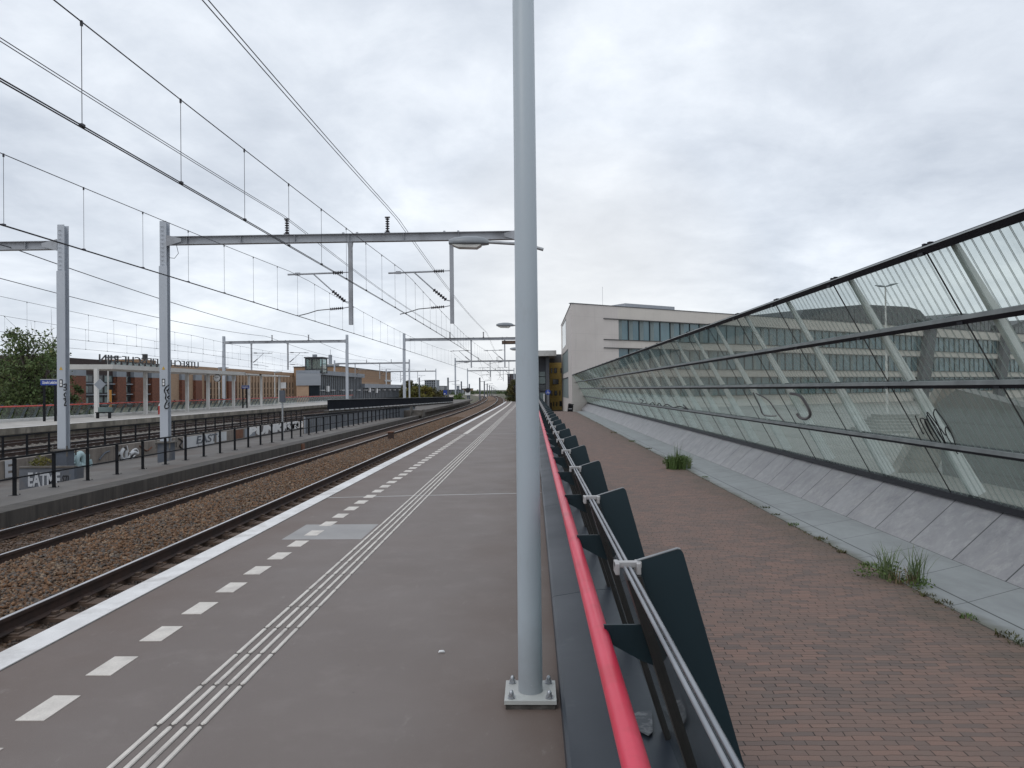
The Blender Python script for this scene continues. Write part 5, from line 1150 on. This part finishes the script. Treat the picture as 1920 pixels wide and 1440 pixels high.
p = aty(958, 750, 175); tree(p.x, 175, -1., aty(958,724,175).z, 3.6, 1500, 'smaller dark tree at the far end of the near platform', 'leafdk', .2, clumps=20, low=.05)
# distant blocks and wood
def block(px0, px1, pyt, y, mat, label, dep=20, win=None, zb=-1.7):
    a, c = aty(px0, pyt, y), aty(px1, pyt, y); t = thing('distant_block', label, 'building', ((a.x+c.x)/2, y, zb), 'distant buildings')
    MB().box(a.x, c.x, y, y+dep, zb, a.z).build('wall', T[mat], t); MB().box(a.x-.2, c.x+.2, y-.2, y+dep+.2, a.z, a.z+.4).build('roof', T['dkroof'], t)
    if win:
        nx, nz, m2 = win; w_ = MB(); W_ = c.x-a.x; Hh = a.z-aty(px0, 738, y).z
        for i in range(nx):
            for j in range(nz): w_.box(a.x+W_*(i+.15)/nx, a.x+W_*(i+.8)/nx, y-.08, y-.005, a.z-Hh*(j+.75)/nz, a.z-Hh*(j+.2)/nz)
        w_.build('windows', T[m2], t)
block(796, 817, 713.5, 520, 'lintel', 'grey apartment block with dark windows above the yellow bushes', 20, (5, 7, 'windark')); block(816, 833, 724.5, 600, 'greywall', 'lower long block right of the grey apartment block', 20, (8, 4, 'offwhite'))
block(838, 866, 731.5, 620, 'lintel', 'low grey block behind the dark signal posts', 20, (9, 3, 'windark')); block(866, 884, 729, 700, 'brownbrick', 'low brownish block near the white signal board', 20, (5, 3, 'windark')); block(856, 860, 724, 640, 'cladgrey', 'slim grey tower over the low grey block', 8)
block(951.5, 975, 702.5, 330, 'dkbrick', 'tall dark tower at the end of the line', 20, (4, 12, 'greywall')); block(930.5, 946, 737.5, 900, 'lintel', 'pale bridge like block across the far end of the line', 20, (6, 2, 'windark'))
def wood():
    C, Rr, N_ = [], [], []
    for k in range(150):
        px = 838+k*.75+rng.normal(0,2); y = rng.uniform(560, 900); 
        if px > 952: continue
        p = aty(px, 740+rng.uniform(-3,4), y); C.append((p.x,y,p.z)); Rr.append(rng.uniform(2.2,4.6)); N_.append(60)
    for k in range(90):
        px = 600+k*3+rng.normal(0,2); y = rng.uniform(620, 800); p = aty(px, 742+rng.uniform(-3,3), y); C.append((p.x,y,p.z)); Rr.append(rng.uniform(3,5)); N_.append(50)
    leaves('wood', C, Rr, N_, .75, T['leafdk'], kind='stuff')
wood()
# dark line posts ahead
for i, (px, pt, y, side) in enumerate(((786,708,205,1),(865,715,200,-1),(880,720,215,-1),(899.5,708,180,1),(908,715,225,1),(913.5,719,265,1),(918,722,310,1),(922,724.5,360,1),(926,727,420,1),(929.5,729.5,490,1),(840,708,170,1))):
    p = aty(px, pt, y); t = thing('line_post', 'dark overhead line post ahead, %s' % ('among the yellow bushes','left of the white signal board','carrying the white signal board','tallest one beside the bend','right of the tallest one','third right of the tallest','fourth right of the tallest','fifth right of the tallest','sixth right of the tallest','farthest of the row','directly behind the third near gantry mast')[i], 'post', (p.x, y, -1.1), 'dark line posts')
    MB().box(p.x-.17, p.x+.17, y-.17, y+.17, -1.7, p.z).build('post', T['mastdark'], t); MB().bar((p.x+.17,y,p.z-1.), (p.x+side*2.6,y,p.z-.7), .1, .1).build('arm', T['beam'], t)
p = aty(877, 733, 213); t = thing('signal_board', 'white signal board with black ring among the line posts', 'signal', (p.x, 213, -1.1)); MB().box(p.x-.75,p.x+.75,212.8,212.9,p.z-1.2,p.z+.2).build('board', T['white'], t); MB().tube([(p.x,212.7,p.z+.2),(p.x,212.8,p.z+.2)], .72, 16).build('ring', T['blackpaint'], t); MB().box(p.x-.08,p.x+.08,212.9,213.05,-1.7,p.z+.9).build('post', T['mastdark'], t)
p0, p1 = aty(832, 731.5, 160), aty(839, 740, 160); t = thing('square_sign', 'blue square sign with white figure beside the third gantry mast', 'sign', (p0.x, 160.6, -1)); MB().box(p0.x,p1.x,159.3,159.4,p1.z,p0.z).build('panel', T['blue'], t); MB().box(p0.x+.15,p1.x-.35,159.28,159.3,p1.z+.1,p1.z+.3).build('symbol', T['white'], t); MB().box(p0.x+.3,p0.x+.42,159.4,159.5,-1.7,p1.z+.3).build('post', T['galv'], t)

# ------------------------------------------------------------------ sky and light
w = bpy.data.worlds.new('World'); sc.world = w; w.use_nodes = True; g = NT(w.node_tree); N = w.node_tree.nodes; L = w.node_tree.links
bg = N['Background']; sky = g.n('ShaderNodeTexSky', sky_type='NISHITA'); sky.sun_disc = False; SUN_EL, SUN_AZ = R_(48), R_(215)
sky.sun_elevation = SUN_EL; sky.sun_rotation = SUN_AZ
tc = g.n('ShaderNodeTexCoord'); x, y, z = g.xyz(tc.outputs['Generated'])[:3]
den = g.math('ADD', g.math('MAXIMUM', z, 0.), .24); cb = g.n('ShaderNodeCombineXYZ'); L.new(g.math('DIVIDE', x, den), cb.inputs[0]); L.new(g.math('DIVIDE', y, den), cb.inputs[1])
n1 = g.noise(cb.outputs[0], .95, 8, .57, .3); mp = g.n('ShaderNodeMapping'); mp.inputs['Location'].default_value = (3.3,7.1,0); L.new(cb.outputs[0], mp.inputs['Vector']); n2 = g.noise(mp.outputs[0], 3.2, 7, .6, .25)
nn_ = g.math('ADD', g.math('MULTIPLY', n1, .68), g.math('MULTIPLY', n2, .34))
cl = g.n('ShaderNodeValToRGB'); e = cl.color_ramp.elements; e[0].position = .37; e[0].color = (5.8,6.35,7.2,1); e[1].position = .63; e[1].color = (9.8,10.3,10.95,1); m1 = e.new(.50); m1.color = (7.6,8.15,8.95,1); L.new(nn_, cl.inputs[0])
# brighter, warmer break low over the end of the line
dirv = g.n('ShaderNodeVectorMath', operation='DOT_PRODUCT'); L.new(tc.outputs['Generated'], dirv.inputs[0]); dirv.inputs[1].default_value = Vector((.06,.99,.085)).normalized()
glow = g.ramp(dirv.outputs['Value'], .965, 1.0); colr = g.mix(g.math('MULTIPLY', glow, .55), cl.outputs[0], (9.2,9.1,8.9))
mixc = g.mix(.93, sky.outputs[0], colr); L.new(mixc, bg.inputs['Color']); bg.inputs['Strength'].default_value = .105
sun = bpy.data.lights.new('sun', 'SUN'); sun.energy = .6; sun.angle = R_(25); sun.color = (1,.97,.93); so = bpy.data.objects.new('sun', sun); COL.objects.link(so)
dv = Vector((math.sin(SUN_AZ)*math.cos(SUN_EL), math.cos(SUN_AZ)*math.cos(SUN_EL), math.sin(SUN_EL))); so.rotation_euler = dv.to_track_quat('Z', 'Y').to_euler(); so.location = (0,0,60)
vs_ = sc.view_settings; vs_.view_transform = 'Standard'; vs_.look = 'None'; vs_.exposure = 0.; vs_.gamma = 1.
sc.cycles.max_bounces = 10; sc.cycles.transparent_max_bounces = 40; sc.cycles.caustics_reflective = False; sc.cycles.caustics_refractive = False
